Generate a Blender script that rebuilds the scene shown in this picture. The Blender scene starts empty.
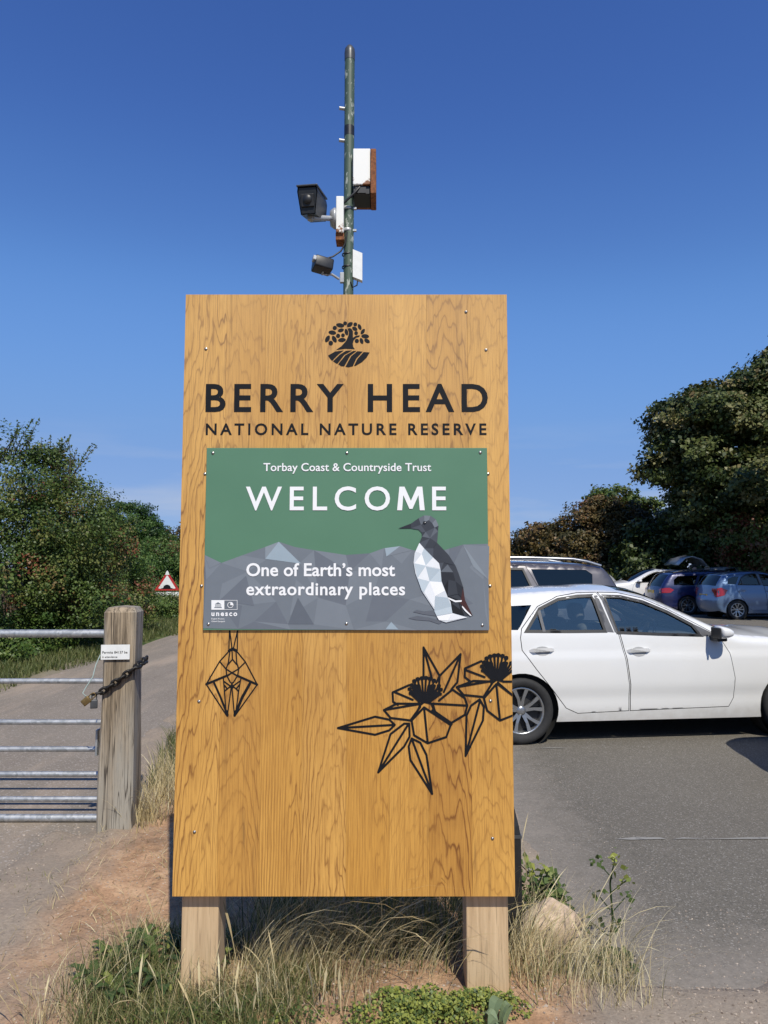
import bpy, bmesh, math, random
import numpy as np
from mathutils import Vector, Matrix, Euler
from mathutils.geometry import delaunay_2d_cdt, tessellate_polygon
R = math.radians
random.seed(7); rng = np.random.default_rng(11)
sc = bpy.context.scene
COL = sc.collection

# ------------------------------------------------------------------ camera, sky, sun, exposure
EYE, PITCH, F = 1.62, R(4.5), 710.0
cam = bpy.data.cameras.new('camera'); cam.sensor_fit = 'VERTICAL'; cam.sensor_height = 36; cam.lens = F/1024*36
cam.clip_start = .05; cam.clip_end = 3000
camo = bpy.data.objects.new('camera', cam); COL.objects.link(camo)
camo.location = (0, 0, EYE); camo.rotation_euler = (R(90)+PITCH, 0, 0); sc.camera = camo
SUN_EL, SUN_AZ = R(51), R(163)           # azimuth clockwise from +Y
w = bpy.data.worlds.new('World'); sc.world = w; w.use_nodes = True
nt = w.node_tree; sky = nt.nodes.new('ShaderNodeTexSky'); sky.sky_type = 'NISHITA'; sky.sun_disc = False
sky.sun_elevation = SUN_EL; sky.sun_rotation = SUN_AZ; sky.altitude = 60; sky.air_density = 1.0; sky.dust_density = 0; sky.ozone_density = 8.0
sp_, cb_ = nt.nodes.new('ShaderNodeSeparateColor'), nt.nodes.new('ShaderNodeCombineColor')    # the phone's deep blue rendering of a clear sky
nt.links.new(sky.outputs[0], sp_.inputs[0])
for i_, pts_ in enumerate((((.06, .05), (.079, .078), (.122, .141), (.29, .231), (.6, .30), (1, .4)), ((.122, .127), (.16, .191), (.24, .31), (.5, .39), (.75, .45), (1, .5)), ((.266, .40), (.35, .533), (.48, .70), (.75, .725), (1, .78)))):
    a_, f_, b_ = nt.nodes.new('ShaderNodeMath'), nt.nodes.new('ShaderNodeFloatCurve'), nt.nodes.new('ShaderNodeMath'); a_.operation = b_.operation = 'MULTIPLY'
    a_.inputs[1].default_value = .1; b_.inputs[1].default_value = 10; cu_ = f_.mapping.curves[0]
    cu_.points[0].location = (0, 0); cu_.points[1].location = pts_[-1]
    for p_ in pts_[:-1]: cu_.points.new(*p_)
    f_.mapping.update()
    nt.links.new(sp_.outputs[i_], a_.inputs[0]); nt.links.new(a_.outputs[0], f_.inputs['Value']); nt.links.new(f_.outputs[0], b_.inputs[0]); nt.links.new(b_.outputs[0], cb_.inputs[i_])
def wn(t, **k):
    x = nt.nodes.new('ShaderNode'+t)
    for a, v in k.items(): setattr(x, a, v)
    return x
tc_, mp_, no_, rp_, sx_, bd_, ml_, mx_ = wn('TexCoord'), wn('Mapping'), wn('TexNoise'), wn('ValToRGB'), wn('SeparateXYZ'), wn('ValToRGB'), wn('Math', operation='MULTIPLY'), wn('Mix', data_type='RGBA')
mp_.inputs['Scale'].default_value = (2.2, 2.2, 15); no_.inputs['Scale'].default_value = 1.6; no_.inputs['Detail'].default_value = 5
nt.links.new(tc_.outputs['Generated'], mp_.inputs[0]); nt.links.new(mp_.outputs[0], no_.inputs['Vector']); nt.links.new(no_.outputs[0], rp_.inputs[0])
rp_.color_ramp.elements[0].position = .46; rp_.color_ramp.elements[1].position = .72
nt.links.new(tc_.outputs['Generated'], sx_.inputs[0]); nt.links.new(sx_.outputs[2], bd_.inputs[0])
e_ = bd_.color_ramp.elements; e_[0].position = 0; e_[0].color = (1, 1, 1, 1); e_[1].position = .20; e_[1].color = (0, 0, 0, 1); n_ = e_.new(.09); n_.color = (.75, .75, .75, 1)
nt.links.new(rp_.outputs[0], ml_.inputs[0]); nt.links.new(bd_.outputs[0], ml_.inputs[1]); nt.links.new(ml_.outputs[0], mx_.inputs[0])
nt.links.new(cb_.outputs[0], mx_.inputs[6]); mx_.inputs[7].default_value = (4.6, 5.4, 7.0, 1)
nt.links.new(mx_.outputs[2], nt.nodes['Background'].inputs[0]); nt.nodes['Background'].inputs[1].default_value = .1
sl = bpy.data.lights.new('sun', 'SUN'); sl.energy = 4.8; sl.angle = R(.5); sl.color = (1, .94, .82)
so = bpy.data.objects.new('sun', sl); COL.objects.link(so); so.location = (10, -20, 30)
SUNV = Vector((math.sin(SUN_AZ)*math.cos(SUN_EL), math.cos(SUN_AZ)*math.cos(SUN_EL), math.sin(SUN_EL)))
so.rotation_euler = SUNV.to_track_quat('Z', 'Y').to_euler()
vs = sc.view_settings; vs.view_transform = 'Standard'; vs.look = 'None'; vs.exposure = 0; vs.gamma = 1; vs.use_curve_mapping = False
sc.render.engine = 'CYCLES'; sc.cycles.max_bounces = 8; sc.cycles.transparent_max_bounces = 12

def onY(px, py, Y):
    """point of the plane y=Y seen at a pixel of the survey photograph"""
    dx, dv = (px-384)/F, (512-py)/F
    wy = math.cos(PITCH)-dv*math.sin(PITCH); wz = math.sin(PITCH)+dv*math.cos(PITCH)
    s = Y/wy
    return Vector((dx*s, Y, EYE+wz*s))

# ------------------------------------------------------------------ materials
class NT:
    def __init__(s, name):
        s.m = bpy.data.materials.new(name); s.m.use_nodes = True; s.t = s.m.node_tree
        s.b = s.t.nodes['Principled BSDF']; s.out = s.t.nodes['Material Output']
    def n(s, typ, **k):
        x = s.t.nodes.new('ShaderNode'+typ)
        for a, v in k.items(): setattr(x, a, v)
        return x
    def set(s, sock, v):
        if hasattr(v, 'is_linked') or hasattr(v, 'links'): s.t.links.new(v, sock)
        elif isinstance(v, (tuple, list)) and len(v) == 3 and sock.type == 'RGBA': sock.default_value = (*v, 1)
        else: sock.default_value = v
    def M(s, op, a, b=0, c=0):
        x = s.n('Math', operation=op); s.set(x.inputs[0], a); s.set(x.inputs[1], b); s.set(x.inputs[2], c); return x.outputs[0]
    def co(s): 
        return s.n('TexCoord').outputs['Object']
    def scale(s, v, sc3, off=(0, 0, 0)):
        x = s.n('Mapping'); s.set(x.inputs[0], v); x.inputs['Scale'].default_value = sc3; x.inputs['Location'].default_value = off; return x.outputs[0]
    def noise(s, v, scale=5, detail=4, rough=.55, dist=0):
        x = s.n('TexNoise'); s.set(x.inputs['Vector'], v); x.inputs['Scale'].default_value = scale; x.inputs['Detail'].default_value = detail
        x.inputs['Roughness'].default_value = rough; x.inputs['Distortion'].default_value = dist; return x.outputs[0]
    def vor(s, v, scale=5, out='Distance'):
        x = s.n('TexVoronoi'); s.set(x.inputs['Vector'], v); x.inputs['Scale'].default_value = scale; return x.outputs[out]
    def ramp(s, fac, *stops):
        x = s.n('ValToRGB'); s.set(x.inputs[0], fac); e = x.color_ramp.elements
        while len(e) < len(stops): e.new(.5)
        for el, (p, c) in zip(e, stops):
            el.position = p; el.color = (*c, 1) if isinstance(c, tuple) else (c, c, c, 1)
        return x.outputs[0]
    def mix(s, fac, a, b, mode='MIX'):
        x = s.n('Mix', data_type='RGBA', blend_type=mode); s.set(x.inputs[0], fac); s.set(x.inputs[6], a); s.set(x.inputs[7], b); return x.outputs[2]
    def xyz(s, v):
        x = s.n('SeparateXYZ'); s.set(x.inputs[0], v); return x.outputs
    def attr(s, name, out='Fac'):
        x = s.n('Attribute', attribute_name=name); return x.outputs[out]
    def bump(s, h, strength=.3, dist=.01):
        x = s.n('Bump'); s.set(x.inputs['Height'], h); x.inputs['Strength'].default_value = strength; x.inputs['Distance'].default_value = dist
        s.t.links.new(x.outputs[0], s.b.inputs['Normal']); return x.outputs[0]
    def base(s, c): s.set(s.b.inputs['Base Color'], c)
    def rough(s, c): s.set(s.b.inputs['Roughness'], c)

def pm(name, col, rough=.5, metal=0, var=.12, scale=30, bump=0, coat=0, spec=.5):
    q = NT(name); c = q.co(); n = q.noise(c, scale, 5)
    lo = tuple(max(0, x*(1-var)) for x in col); hi = tuple(min(1, x*(1+var)) for x in col)
    q.base(q.ramp(n, (.3, lo), (.7, hi)))
    q.rough(q.M('MULTIPLY_ADD', n, .15, rough-.07)); q.b.inputs['Metallic'].default_value = metal
    q.b.inputs['Coat Weight'].default_value = coat; q.b.inputs['Coat Roughness'].default_value = .04
    q.b.inputs['Specular IOR Level'].default_value = spec
    if bump: q.bump(n, bump, .005)
    return q.m

def srgb(r, g, b):
    f = lambda v: (v/255/12.92 if v <= 10 else ((v/255+.055)/1.055)**2.4)
    return (f(r), f(g), f(b))

def wood_board():
    q = NT('oak_boards'); c = q.co(); x, y, z = q.xyz(c)[:3]; pid = q.attr('plank'); pcx = q.attr('plank_x')
    h1 = q.M('FRACT', q.M('MULTIPLY', pid, 17.31)); h2 = q.M('FRACT', q.M('MULTIPLY', pid, 41.77)); h3 = q.M('FRACT', q.M('MULTIPLY', pid, 73.19))
    cv = q.n('CombineXYZ'); q.set(cv.inputs[0], q.M('MULTIPLY_ADD', pid, 9.7, x)); q.set(cv.inputs[1], pid); q.set(cv.inputs[2], z)
    wv = q.noise(q.scale(cv.outputs[0], (9, 5, 1.4)), 1, 3, .5)
    w2 = q.noise(q.scale(cv.outputs[0], (30, 5, 7)), 1, 2, .5)
    u = q.M('ADD', q.M('SUBTRACT', x, pcx), q.M('MULTIPLY_ADD', h1, .10, -.05))
    u = q.M('MULTIPLY_ADD', q.M('SUBTRACT', wv, .5), .05, u)
    zf = q.M('MULTIPLY', z, q.M('MULTIPLY_ADD', h2, .13, .03))
    v = q.M('ADD', q.M('ADD', zf, q.M('MULTIPLY_ADD', h3, .06, -.02)), q.M('MULTIPLY_ADD', q.M('SUBTRACT', w2, .5), .022, q.M('MULTIPLY', q.M('SUBTRACT', wv, .5), .12)))
    w3 = q.noise(q.scale(cv.outputs[0], (70, 5, 14)), 1, 2, .5)
    v = q.M('MULTIPLY_ADD', q.M('SUBTRACT', w3, .5), .007, v)
    r = q.M('SQRT', q.M('ADD', q.M('MULTIPLY', u, u), q.M('MULTIPLY', v, v)))
    ring = q.M('FRACT', q.M('DIVIDE', r, q.M('MULTIPLY_ADD', h1, .007, .0095)))
    ringc = q.ramp(ring, (0, .25), (.10, .92), (.5, 1), (.82, .80), (.94, .08), (1, .0))
    amp = q.noise(q.scale(cv.outputs[0], (7, 3, .8)), 1, 2)
    fine = q.noise(q.scale(cv.outputs[0], (330, 20, 7)), 1, 4, .7)
    pores = q.ramp(fine, (.38, 0), (.52, 1))
    tone = q.noise(q.scale(cv.outputs[0], (5, 3, 1.1)), 1, 3)
    light = q.mix(tone, (.47, .228, .036), (.70, .392, .092)); dark = (.155, .055, .011)
    light = q.mix(q.M('MULTIPLY', h3, .45), light, (.70, .42, .13))
    light = q.mix(q.M('MULTIPLY', q.M('GREATER_THAN', h1, .6), .30), light, (.33, .14, .022))
    k = q.M('MULTIPLY', q.M('SUBTRACT', 1, ringc), q.M('MULTIPLY_ADD', q.M('MULTIPLY_ADD', amp, 1.9, -.42), q.M('MULTIPLY_ADD', q.M('FRACT', q.M('MULTIPLY', pid, 29.7)), .95, .45), 0))
    col = q.mix(k, light, dark)
    col = q.mix(q.M('MULTIPLY', q.M('SUBTRACT', 1, pores), .5), col, (.20, .08, .018))
    # the finish has worn paler towards the top
    worn = q.n('Clamp'); q.set(worn.inputs[0], q.M('MULTIPLY_ADD', z, .17, q.M('MULTIPLY_ADD', tone, .25, -.30)))
    col = q.mix(worn.outputs[0], col, (.72, .47, .20))
    # dark mineral streaks following the heart of some planks
    st = q.noise(q.scale(cv.outputs[0], (60, 3, 2.2), (3, 0, 1)), 1, 3, .6, .6)
    sk = q.M('MULTIPLY', q.ramp(st, (.6, 0), (.72, 1)), q.M('MULTIPLY', q.M('GREATER_THAN', h2, .55), .5))
    col = q.mix(sk, col, (.10, .05, .022))
    pt = q.noise(q.scale(c, (2.6, 1, 1.2), (7, 0, 3)), 1, 4, .6)
    col = q.mix(q.ramp(pt, (.35, .32), (.6, 0)), col, (.30, .13, .022))
    q.base(col); q.rough(q.M('MULTIPLY_ADD', fine, .2, .42)); q.bump(q.M('ADD', fine, q.M('MULTIPLY', ringc, .5)), .12, .002)
    return q.m

def wood_post(name, light, dark, grey=None):
    q = NT(name); c = q.co(); 
    wv = q.noise(q.scale(c, (4, 4, .8)), 1, 3)
    n1 = q.noise(q.scale(c, (40, 40, 2.2)), 1, 5, .65, .5); n2 = q.noise(q.scale(c, (160, 160, 6)), 1, 3, .6)
    col = q.mix(q.ramp(n1, (.35, 0), (.68, 1)), dark, light)
    if grey: col = q.mix(q.ramp(wv, (.4, 0), (.62, .85)), col, grey)
    col = q.mix(q.ramp(n2, (.32, .55), (.45, 0)), col, tuple(x*.35 for x in dark))
    sp = q.noise(q.scale(c, (28, 28, .9)), 1, 2, .4)
    crk = q.ramp(q.M('ABSOLUTE', q.M('SUBTRACT', sp, .5)), (.004, .85), (.016, 0))
    if grey: col = q.mix(crk, col, (.03, .022, .016))
    q.base(col); q.rough(.8); q.bump(q.M('ADD', n1, n2), .35, .004)
    return q.m

def leaf_mat(name, *cols, trans=.25, rough=.5):
    q = NT(name); a = q.attr('tint')
    stops = [(i/(len(cols)-1), c) for i, c in enumerate(cols)]
    c = q.ramp(a, *stops); q.base(c); q.rough(rough); q.b.inputs['Specular IOR Level'].default_value = .35
    t = q.n('BsdfTranslucent'); q.set(t.inputs[0], c); mx = q.n('MixShader'); mx.inputs[0].default_value = trans
    q.t.links.new(q.b.outputs[0], mx.inputs[1]); q.t.links.new(t.outputs[0], mx.inputs[2]); q.t.links.new(mx.outputs[0], q.out.inputs[0])
    return q.m

def glass_mat(name, tint=(.35, .4, .4), refl=(1, .95, .84), base=.05):
    q = NT(name); t = q.n('BsdfTransparent'); t.inputs[0].default_value = (*tint, 1)
    g = q.n('BsdfGlossy'); g.inputs[0].default_value = (*refl, 1); g.inputs['Roughness'].default_value = .02
    fr = q.n('Fresnel'); fr.inputs[0].default_value = 1.55
    mx = q.n('MixShader'); q.set(mx.inputs[0], q.M('MULTIPLY_ADD', fr.outputs[0], .8, base))
    q.t.links.new(t.outputs[0], mx.inputs[1]); q.t.links.new(g.outputs[0], mx.inputs[2]); q.t.links.new(mx.outputs[0], q.out.inputs[0])
    return q.m

def car_paint(name, col, metal=0, rough=.35):
    q = NT(name); c = q.co(); n = q.noise(c, 3, 3); z = q.xyz(c)[2]
    dirt = q.M('MULTIPLY', q.ramp(q.M('MULTIPLY_ADD', q.noise(c, 14, 4), .25, z), (.25, .35), (.45, 0)), 1)
    base = q.mix(n, tuple(x*.95 for x in col), col)
    q.base(q.mix(dirt, base, (.30, .25, .20))); q.rough(q.M('MULTIPLY_ADD', dirt, .4, rough)); q.b.inputs['Metallic'].default_value = metal
    q.b.inputs['Coat Weight'].default_value = 1; q.b.inputs['Coat Roughness'].default_value = .03
    return q.m

def dirt_mat():
    q = NT('bare_earth'); c = q.co(); x, y, z = q.xyz(c)[:3]
    n = q.noise(c, 1.3, 6, .6); n2 = q.noise(c, 9, 6, .65); n3 = q.noise(c, 60, 4, .7)
    col = q.ramp(n2, (.3, (.25, .15, .085)), (.5, (.43, .26, .15)), (.68, (.55, .36, .215)))
    col = q.mix(q.ramp(n, (.45, 0), (.65, .7)), col, (.27, .20, .145))
    v = q.n('TexVoronoi'); q.set(v.inputs['Vector'], c); v.inputs['Scale'].default_value = 55
    peb = q.M('MULTIPLY', q.M('LESS_THAN', v.outputs['Distance'], .28), q.M('GREATER_THAN', q.n_rand(v.outputs['Color']), .72))
    col = q.mix(q.M('MULTIPLY', peb, .5), col, (.42, .36, .30))
    col = q.mix(q.ramp(n3, (.35, .4), (.5, 0)), col, (.12, .075, .045))
    col = q.mix(q.ramp(q.noise(c, 3.7, 6, .7), (.52, 0), (.68, .6)), col, (.15, .105, .07))
    # grey-brown grit along the car park edge and across the lane mouth
    gr = q.M('MAXIMUM', q.ramp(q.M('MULTIPLY_ADD', n, .5, q.M('MULTIPLY_ADD', x, 1.0, -.55)), (.25, 0), (.5, .9)), q.ramp(q.M('MULTIPLY_ADD', n, .6, q.M('MULTIPLY_ADD', x, -1.0, -1.45)), (.2, 0), (.5, .85)))
    col = q.mix(gr, col, q.mix(n3, (.165, .138, .11), (.36, .31, .25)))
    # beyond the car park the land is rough grass
    far = q.M('MAXIMUM', q.ramp(q.M('DIVIDE', y, 100), (.10, 0), (.14, 1)), q.ramp(q.M('DIVIDE', q.M('SUBTRACT', -4.95, x), 4), (0, 0), (.12, 1)))
    g = q.ramp(q.noise(c, 3, 5), (.35, (.04, .065, .018)), (.6, (.09, .11, .035)), (.75, (.2, .17, .08)))
    col = q.mix(far, col, g)
    q.base(col); q.rough(.95); q.bump(q.M('ADD', q.M('ADD', n2, q.M('MULTIPLY', n3, .5)), q.M('MULTIPLY', peb, .5)), .6, .02)
    q.b.inputs['Specular IOR Level'].default_value = .15
    return q.m
NT.n_rand = lambda s, v: s.xyz(v)[0]

def asphalt_mat():
    q = NT('car_park_asphalt'); c = q.co(); x, y, z = q.xyz(c)[:3]
    n = q.noise(c, .6, 5, .6); n2 = q.noise(c, 150, 3, .8); n3 = q.noise(c, 7, 5, .6)
    v = q.n('TexVoronoi'); q.set(v.inputs['Vector'], c); v.inputs['Scale'].default_value = 150
    sp = q.xyz(v.outputs['Color'])[0]
    col = q.mix(n, (.120, .108, .088), (.172, .156, .128))
    col = q.mix(q.ramp(sp, (.1, .55), (.5, 0)), col, (.06, .056, .05))
    col = q.mix(q.ramp(sp, (.9, 0), (.96, .6)), col, (.36, .34, .31))
    col = q.mix(q.ramp(n2, (.5, 0), (.72, .6)), col, (.23, .21, .185))
    # dust and grit blown over the edge
    ex = q.M('SUBTRACT', x, q.M('MULTIPLY_ADD', n3, .75, .62)); ey = q.M('SUBTRACT', y, q.M('MULTIPLY_ADD', n3, .7, 2.72))
    e = q.M('MINIMUM', ex, ey)
    dust = q.ramp(q.M('MULTIPLY_ADD', e, .8, .5), (.38, .95), (.80, 0))
    col = q.mix(q.M('MULTIPLY', dust, q.ramp(q.noise(c, 30, 4, .7), (.3, .45), (.6, 1))), col, (.255, .225, .19))
    col = q.mix(q.ramp(q.noise(c, 1.7, 6, .7), (.58, 0), (.75, .35)), col, (.20, .175, .15))
    q.base(col); q.rough(.88); q.bump(q.M('ADD', sp, n2), .5, .006); q.b.inputs['Specular IOR Level'].default_value = .25
    return q.m

def lane_mat():
    q = NT('lane_tarmac'); c = q.co()
    n = q.noise(c, .9, 6, .65); n2 = q.noise(c, 120, 3, .8); n3 = q.noise(q.scale(c, (2.2, .35, 1)), 1, 5, .6)
    v = q.n('TexVoronoi'); q.set(v.inputs['Vector'], c); v.inputs['Scale'].default_value = 95
    sp = q.xyz(v.outputs['Color'])[0]
    col = q.mix(n, (.183, .155, .126), (.285, .245, .20))
    col = q.mix(q.ramp(n3, (.5, 0), (.68, .55)), col, (.42, .33, .25))
    col = q.mix(q.ramp(n3, (.28, .5), (.42, 0)), col, (.16, .13, .11))
    col = q.mix(q.ramp(sp, (.88, 0), (.95, .75)), col, (.42, .37, .33))
    col = q.mix(q.ramp(n2, (.3, .5), (.48, 0)), col, (.085, .07, .062))
    q.base(col); q.rough(.92); q.bump(q.M('ADD', sp, n2), .5, .008); q.b.inputs['Specular IOR Level'].default_value = .2
    return q.m

def grass_ground():
    q = NT('verge_grass'); c = q.co()
    q.base(q.mix(q.noise(c, 2.5, 5), q.ramp(q.noise(c, 40, 5), (.3, (.035, .06, .014)), (.7, (.11, .14, .04))), (.20, .17, .07)))
    q.rough(.95); q.bump(q.noise(c, 60, 5), .8, .04); return q.m

def galv():
    q = NT('galvanised_steel'); c = q.co(); v = q.vor(c, 45, 'Color'); n = q.noise(c, 25, 4)
    q.base(q.mix(q.n_rand(v), (.33, .345, .35), (.52, .53, .535))); q.b.inputs['Metallic'].default_value = .75; q.rough(q.M('MULTIPLY_ADD', n, .3, .38)); return q.m

def pole_green():
    q = NT('flaking_green_paint'); c = q.co(); n = q.noise(q.scale(c, (1, 1, .35)), 34, 5, .65)
    col = q.mix(q.noise(c, 8, 4), (.035, .065, .045), (.075, .115, .08))
    q.base(q.mix(q.ramp(n, (.56, 0), (.62, .85)), col, (.42, .45, .40))); q.rough(.55); q.bump(n, .3, .002); return q.m

def rusty_white():
    q = NT('white_paint_rusting'); c = q.co(); x, y, z = q.xyz(c)[:3]; n = q.noise(c, 9, 5, .6)
    ed = q.M('MULTIPLY_ADD', z, -2.2, q.M('MULTIPLY', n, .95))
    rust = q.mix(q.noise(c, 60, 5), (.10, .035, .012), (.33, .13, .045))
    q.base(q.mix(q.ramp(ed, (.60, 0), (.63, 1)), (.78, .78, .75), rust)); q.rough(.55); return q.m

def rust():
    q = NT('rust'); c = q.co(); q.base(q.ramp(q.noise(c, 40, 6, .7), (.3, (.07, .025, .012)), (.55, (.24, .085, .03)), (.75, (.40, .18, .07)))); q.rough(.85); return q.m

M = {}
M['oak'] = wood_board()
M['oak_post'] = wood_post('sawn_oak', (.60, .44, .265), (.45, .315, .18))
M['gate_post'] = wood_post('weathered_gate_post', (.40, .315, .215), (.12, .09, .058), (.33, .31, .265))
M['ink'] = pm('black_paint', (.006, .007, .010), .6, var=.2, spec=.2)
M['panel_green'] = pm('panel_green', srgb(84, 124, 99), .42, var=.03, scale=4)
M['bolt'] = pm('steel_bolt', (.35, .34, .32), .35, 1, var=.3, scale=200)
M['white_ink'] = pm('white_print', (.80, .81, .82), .4, var=.02)
M['galv'] = galv(); M['pole'] = pole_green(); M['rusty_white'] = rusty_white(); M['rust'] = rust()
M['black_plastic'] = pm('black_plastic', (.014, .015, .017), .42, var=.25)
M['grey_plastic'] = pm('dark_grey_metal', (.055, .06, .065), .4, var=.15)
M['white_plastic'] = pm('white_plastic', (.72, .73, .72), .45, var=.05)
M['bracket'] = pm('grey_cast_bracket', (.42, .43, .44), .4, .3, var=.1)
M['chain'] = pm('dark_chain', (.03, .028, .026), .5, .6, var=.4, scale=90)
M['brass'] = pm('old_brass', (.22, .15, .06), .45, .7, var=.3)
M['rubber'] = pm('tyre_rubber', (.018, .018, .019), .78, var=.3)
M['alloy'] = pm('alloy_rim', (.40, .41, .42), .3, .85, var=.05)
M['rim_dark'] = pm('rim_dark', (.03, .03, .032), .5, .3)
M['trim'] = pm('black_trim', (.015, .015, .016), .5, var=.2)
M['gap'] = pm('panel_gap', (.012, .012, .012), .9)
M['pillar'] = pm('pillar_film', (.10, .10, .105), .35, var=.05)
M['cabin'] = pm('cabin_cloth', (.08, .082, .085), .8, var=.3)
M['glass'] = glass_mat('car_glass', (.90, .95, .90), base=.18); M['dark_glass'] = glass_mat('tinted_glass', (.10, .11, .12))
M['red_lens'] = pm('red_lens', (.30, .008, .012), .15, var=.1, coat=1); M['clear_lens'] = pm('clear_lens', (.6, .62, .64), .12, coat=1)
M['plate_yellow'] = pm('plate_yellow', (.55, .36, .04), .4, var=.05)
M['dirt'] = dirt_mat(); M['asphalt'] = asphalt_mat(); M['lane'] = lane_mat(); M['verge'] = None
M['bark'] = wood_post('bark', (.14, .11, .085), (.055, .042, .033))
def line_paint():
    q = NT('worn_line_paint'); c = q.co()
    n = q.noise(c, 26, 5, .75)
    q.base(q.mix(q.ramp(n, (.33, .9), (.50, 0)), (.25, .24, .22), (.12, .115, .11))); q.rough(.85); return q.m
M['line'] = line_paint()

# ------------------------------------------------------------------ object helpers
def tag(o, label=None, cat=None, group=None, kind=None):
    if label: o['label'] = label
    if cat: o['category'] = cat
    if group: o['group'] = group
    if kind: o['kind'] = kind
    return o
def thing(name, label, cat, loc=(0, 0, 0), rz=0, group=None):
    o = bpy.data.objects.new(name, None); COL.objects.link(o); o.location = loc; o.rotation_euler = (0, 0, rz); o.empty_display_size = .1
    return tag(o, label, cat, group)
def link(me, name, parent=None):
    o = bpy.data.objects.new(name, me); COL.objects.link(o)
    if parent: o.parent = parent
    return o

class MB:
    def __init__(s): s.v = []; s.f = []; s.mi = []; s.sm = []; s.pid = []
    def add(s, V, Fs, mi=0, smooth=False):
        b = len(s.v); s.v += [tuple(p) for p in V]
        for f in Fs: s.f.append([b+i for i in f]); s.mi.append(mi); s.sm.append(smooth)
    def bm(s, bm, mi=0, smooth=False, mat=None):
        bm.verts.ensure_lookup_table(); bm.verts.index_update()
        s.add([(mat @ v.co if mat else v.co) for v in bm.verts], [[v.index for v in f.verts] for f in bm.faces], mi, smooth); bm.free()
    def box(s, c, size, mi=0, rot=None, bevel=0, seg=2):
        b = bmesh.new(); bmesh.ops.create_cube(b, size=1)
        bmesh.ops.scale(b, vec=size, verts=b.verts)
        if bevel: bmesh.ops.bevel(b, geom=b.edges[:], offset=bevel, segments=seg, affect='EDGES', profile=.5)
        m = Matrix.Translation(c)
        if rot is not None: m = m @ (rot.to_matrix().to_4x4() if not isinstance(rot, Matrix) else rot)
        s.bm(b, mi, bool(bevel) and seg > 2, m); return s
    def tube(s, path, r, n=10, mi=0, caps=True, smooth=True):
        P = [Vector(p) for p in path]; rs = r if isinstance(r, (list, tuple)) else [r]*len(P)
        V = []; Fs = []; up = None
        for i, p in enumerate(P):
            t = (P[min(i+1, len(P)-1)]-P[max(i-1, 0)]).normalized()
            if up is None: up = Vector((0, 0, 1)) if abs(t.z) < .9 else Vector((1, 0, 0))
            a = t.cross(up); a = a.normalized() if a.length > 1e-6 else t.orthogonal().normalized(); b = t.cross(a).normalized(); up = -b if False else up
            for k in range(n):
                g = 2*math.pi*k/n; V.append(p+(a*math.cos(g)+b*math.sin(g))*rs[i])
        for i in range(len(P)-1):
            for k in range(n): Fs.append((i*n+k, i*n+(k+1) % n, (i+1)*n+(k+1) % n, (i+1)*n+k))
        s.add(V, Fs, mi, smooth)
        if caps:
            s.add(V[:n], [tuple(range(n))[::-1]], mi); s.add(V[-n:], [tuple(range(n))], mi)
        return s
    def lathe(s, prof, n=32, mi=0, mat=None, smooth=True, closed=False):
        """profile of (radius, height); axis z"""
        V = [((r*math.cos(2*math.pi*k/n)), r*math.sin(2*math.pi*k/n), h) for r, h in prof for k in range(n)]
        if mat: V = [mat @ Vector(p) for p in V]
        Fs = [(i*n+k, i*n+(k+1) % n, ((i+1) % len(prof))*n+(k+1) % n, ((i+1) % len(prof))*n+k) for i in range(len(prof)-(0 if closed else 1)) for k in range(n)]
        s.add(V, Fs, mi, smooth); return s
    def prism(s, pts, d, mi=0, to=None):
        """flat outline pts (2d, extruded d along -depth); to(x,y,depth) -> 3d"""
        n = len(pts); tri = tessellate_polygon([[Vector((p[0], p[1], 0)) for p in pts]])
        A = [to(p[0], p[1], 0) for p in pts]; B = [to(p[0], p[1], d) for p in pts]
        s.add(A+B, [tuple(i+n for i in t) for t in tri]+[tuple(t) for t in tri]+[(i, (i+1) % n, n+(i+1) % n, n+i) for i in range(n)], mi); return s
    def build(s, name, mats, parent=None, recalc=True):
        me = bpy.data.meshes.new(name); me.from_pydata(s.v, [], s.f)
        for m in (mats if isinstance(mats, list) else [mats]): me.materials.append(m)
        me.polygons.foreach_set('material_index', s.mi); me.polygons.foreach_set('use_smooth', s.sm)
        if recalc:
            b = bmesh.new(); b.from_mesh(me); bmesh.ops.recalc_face_normals(b, faces=b.faces); b.to_mesh(me); b.free()
        me.update(); return link(me, name, parent)

def copy_tree(o, parent=None):
    c = o.copy(); COL.objects.link(c)
    if parent: c.parent = parent
    for ch in list(o.children): copy_tree(ch, c)
    return c

def fast_mesh(name, V, faces_per, mats, parent=None, tint=None, smooth=False):
    """V (n,k,3): n faces of k verts each"""
    n, k, _ = V.shape
    me = bpy.data.meshes.new(name); me.vertices.add(n*k); me.vertices.foreach_set('co', V.reshape(-1).astype(np.float32))
    me.loops.add(n*k); me.loops.foreach_set('vertex_index', np.arange(n*k, dtype=np.int32))
    me.polygons.add(n); me.polygons.foreach_set('loop_start', np.arange(0, n*k, k, dtype=np.int32))
    me.polygons.foreach_set('loop_total', np.full(n, k, dtype=np.int32))
    if smooth: me.polygons.foreach_set('use_smooth', np.ones(n, dtype=bool))
    for m in (mats if isinstance(mats, list) else [mats]): me.materials.append(m)
    me.update(calc_edges=True)
    if tint is not None:
        a = me.attributes.new('tint', 'FLOAT', 'FACE'); a.data.foreach_set('value', np.clip(tint, 0, 1).astype(np.float32))
    me.validate(); return link(me, name, parent)

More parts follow.
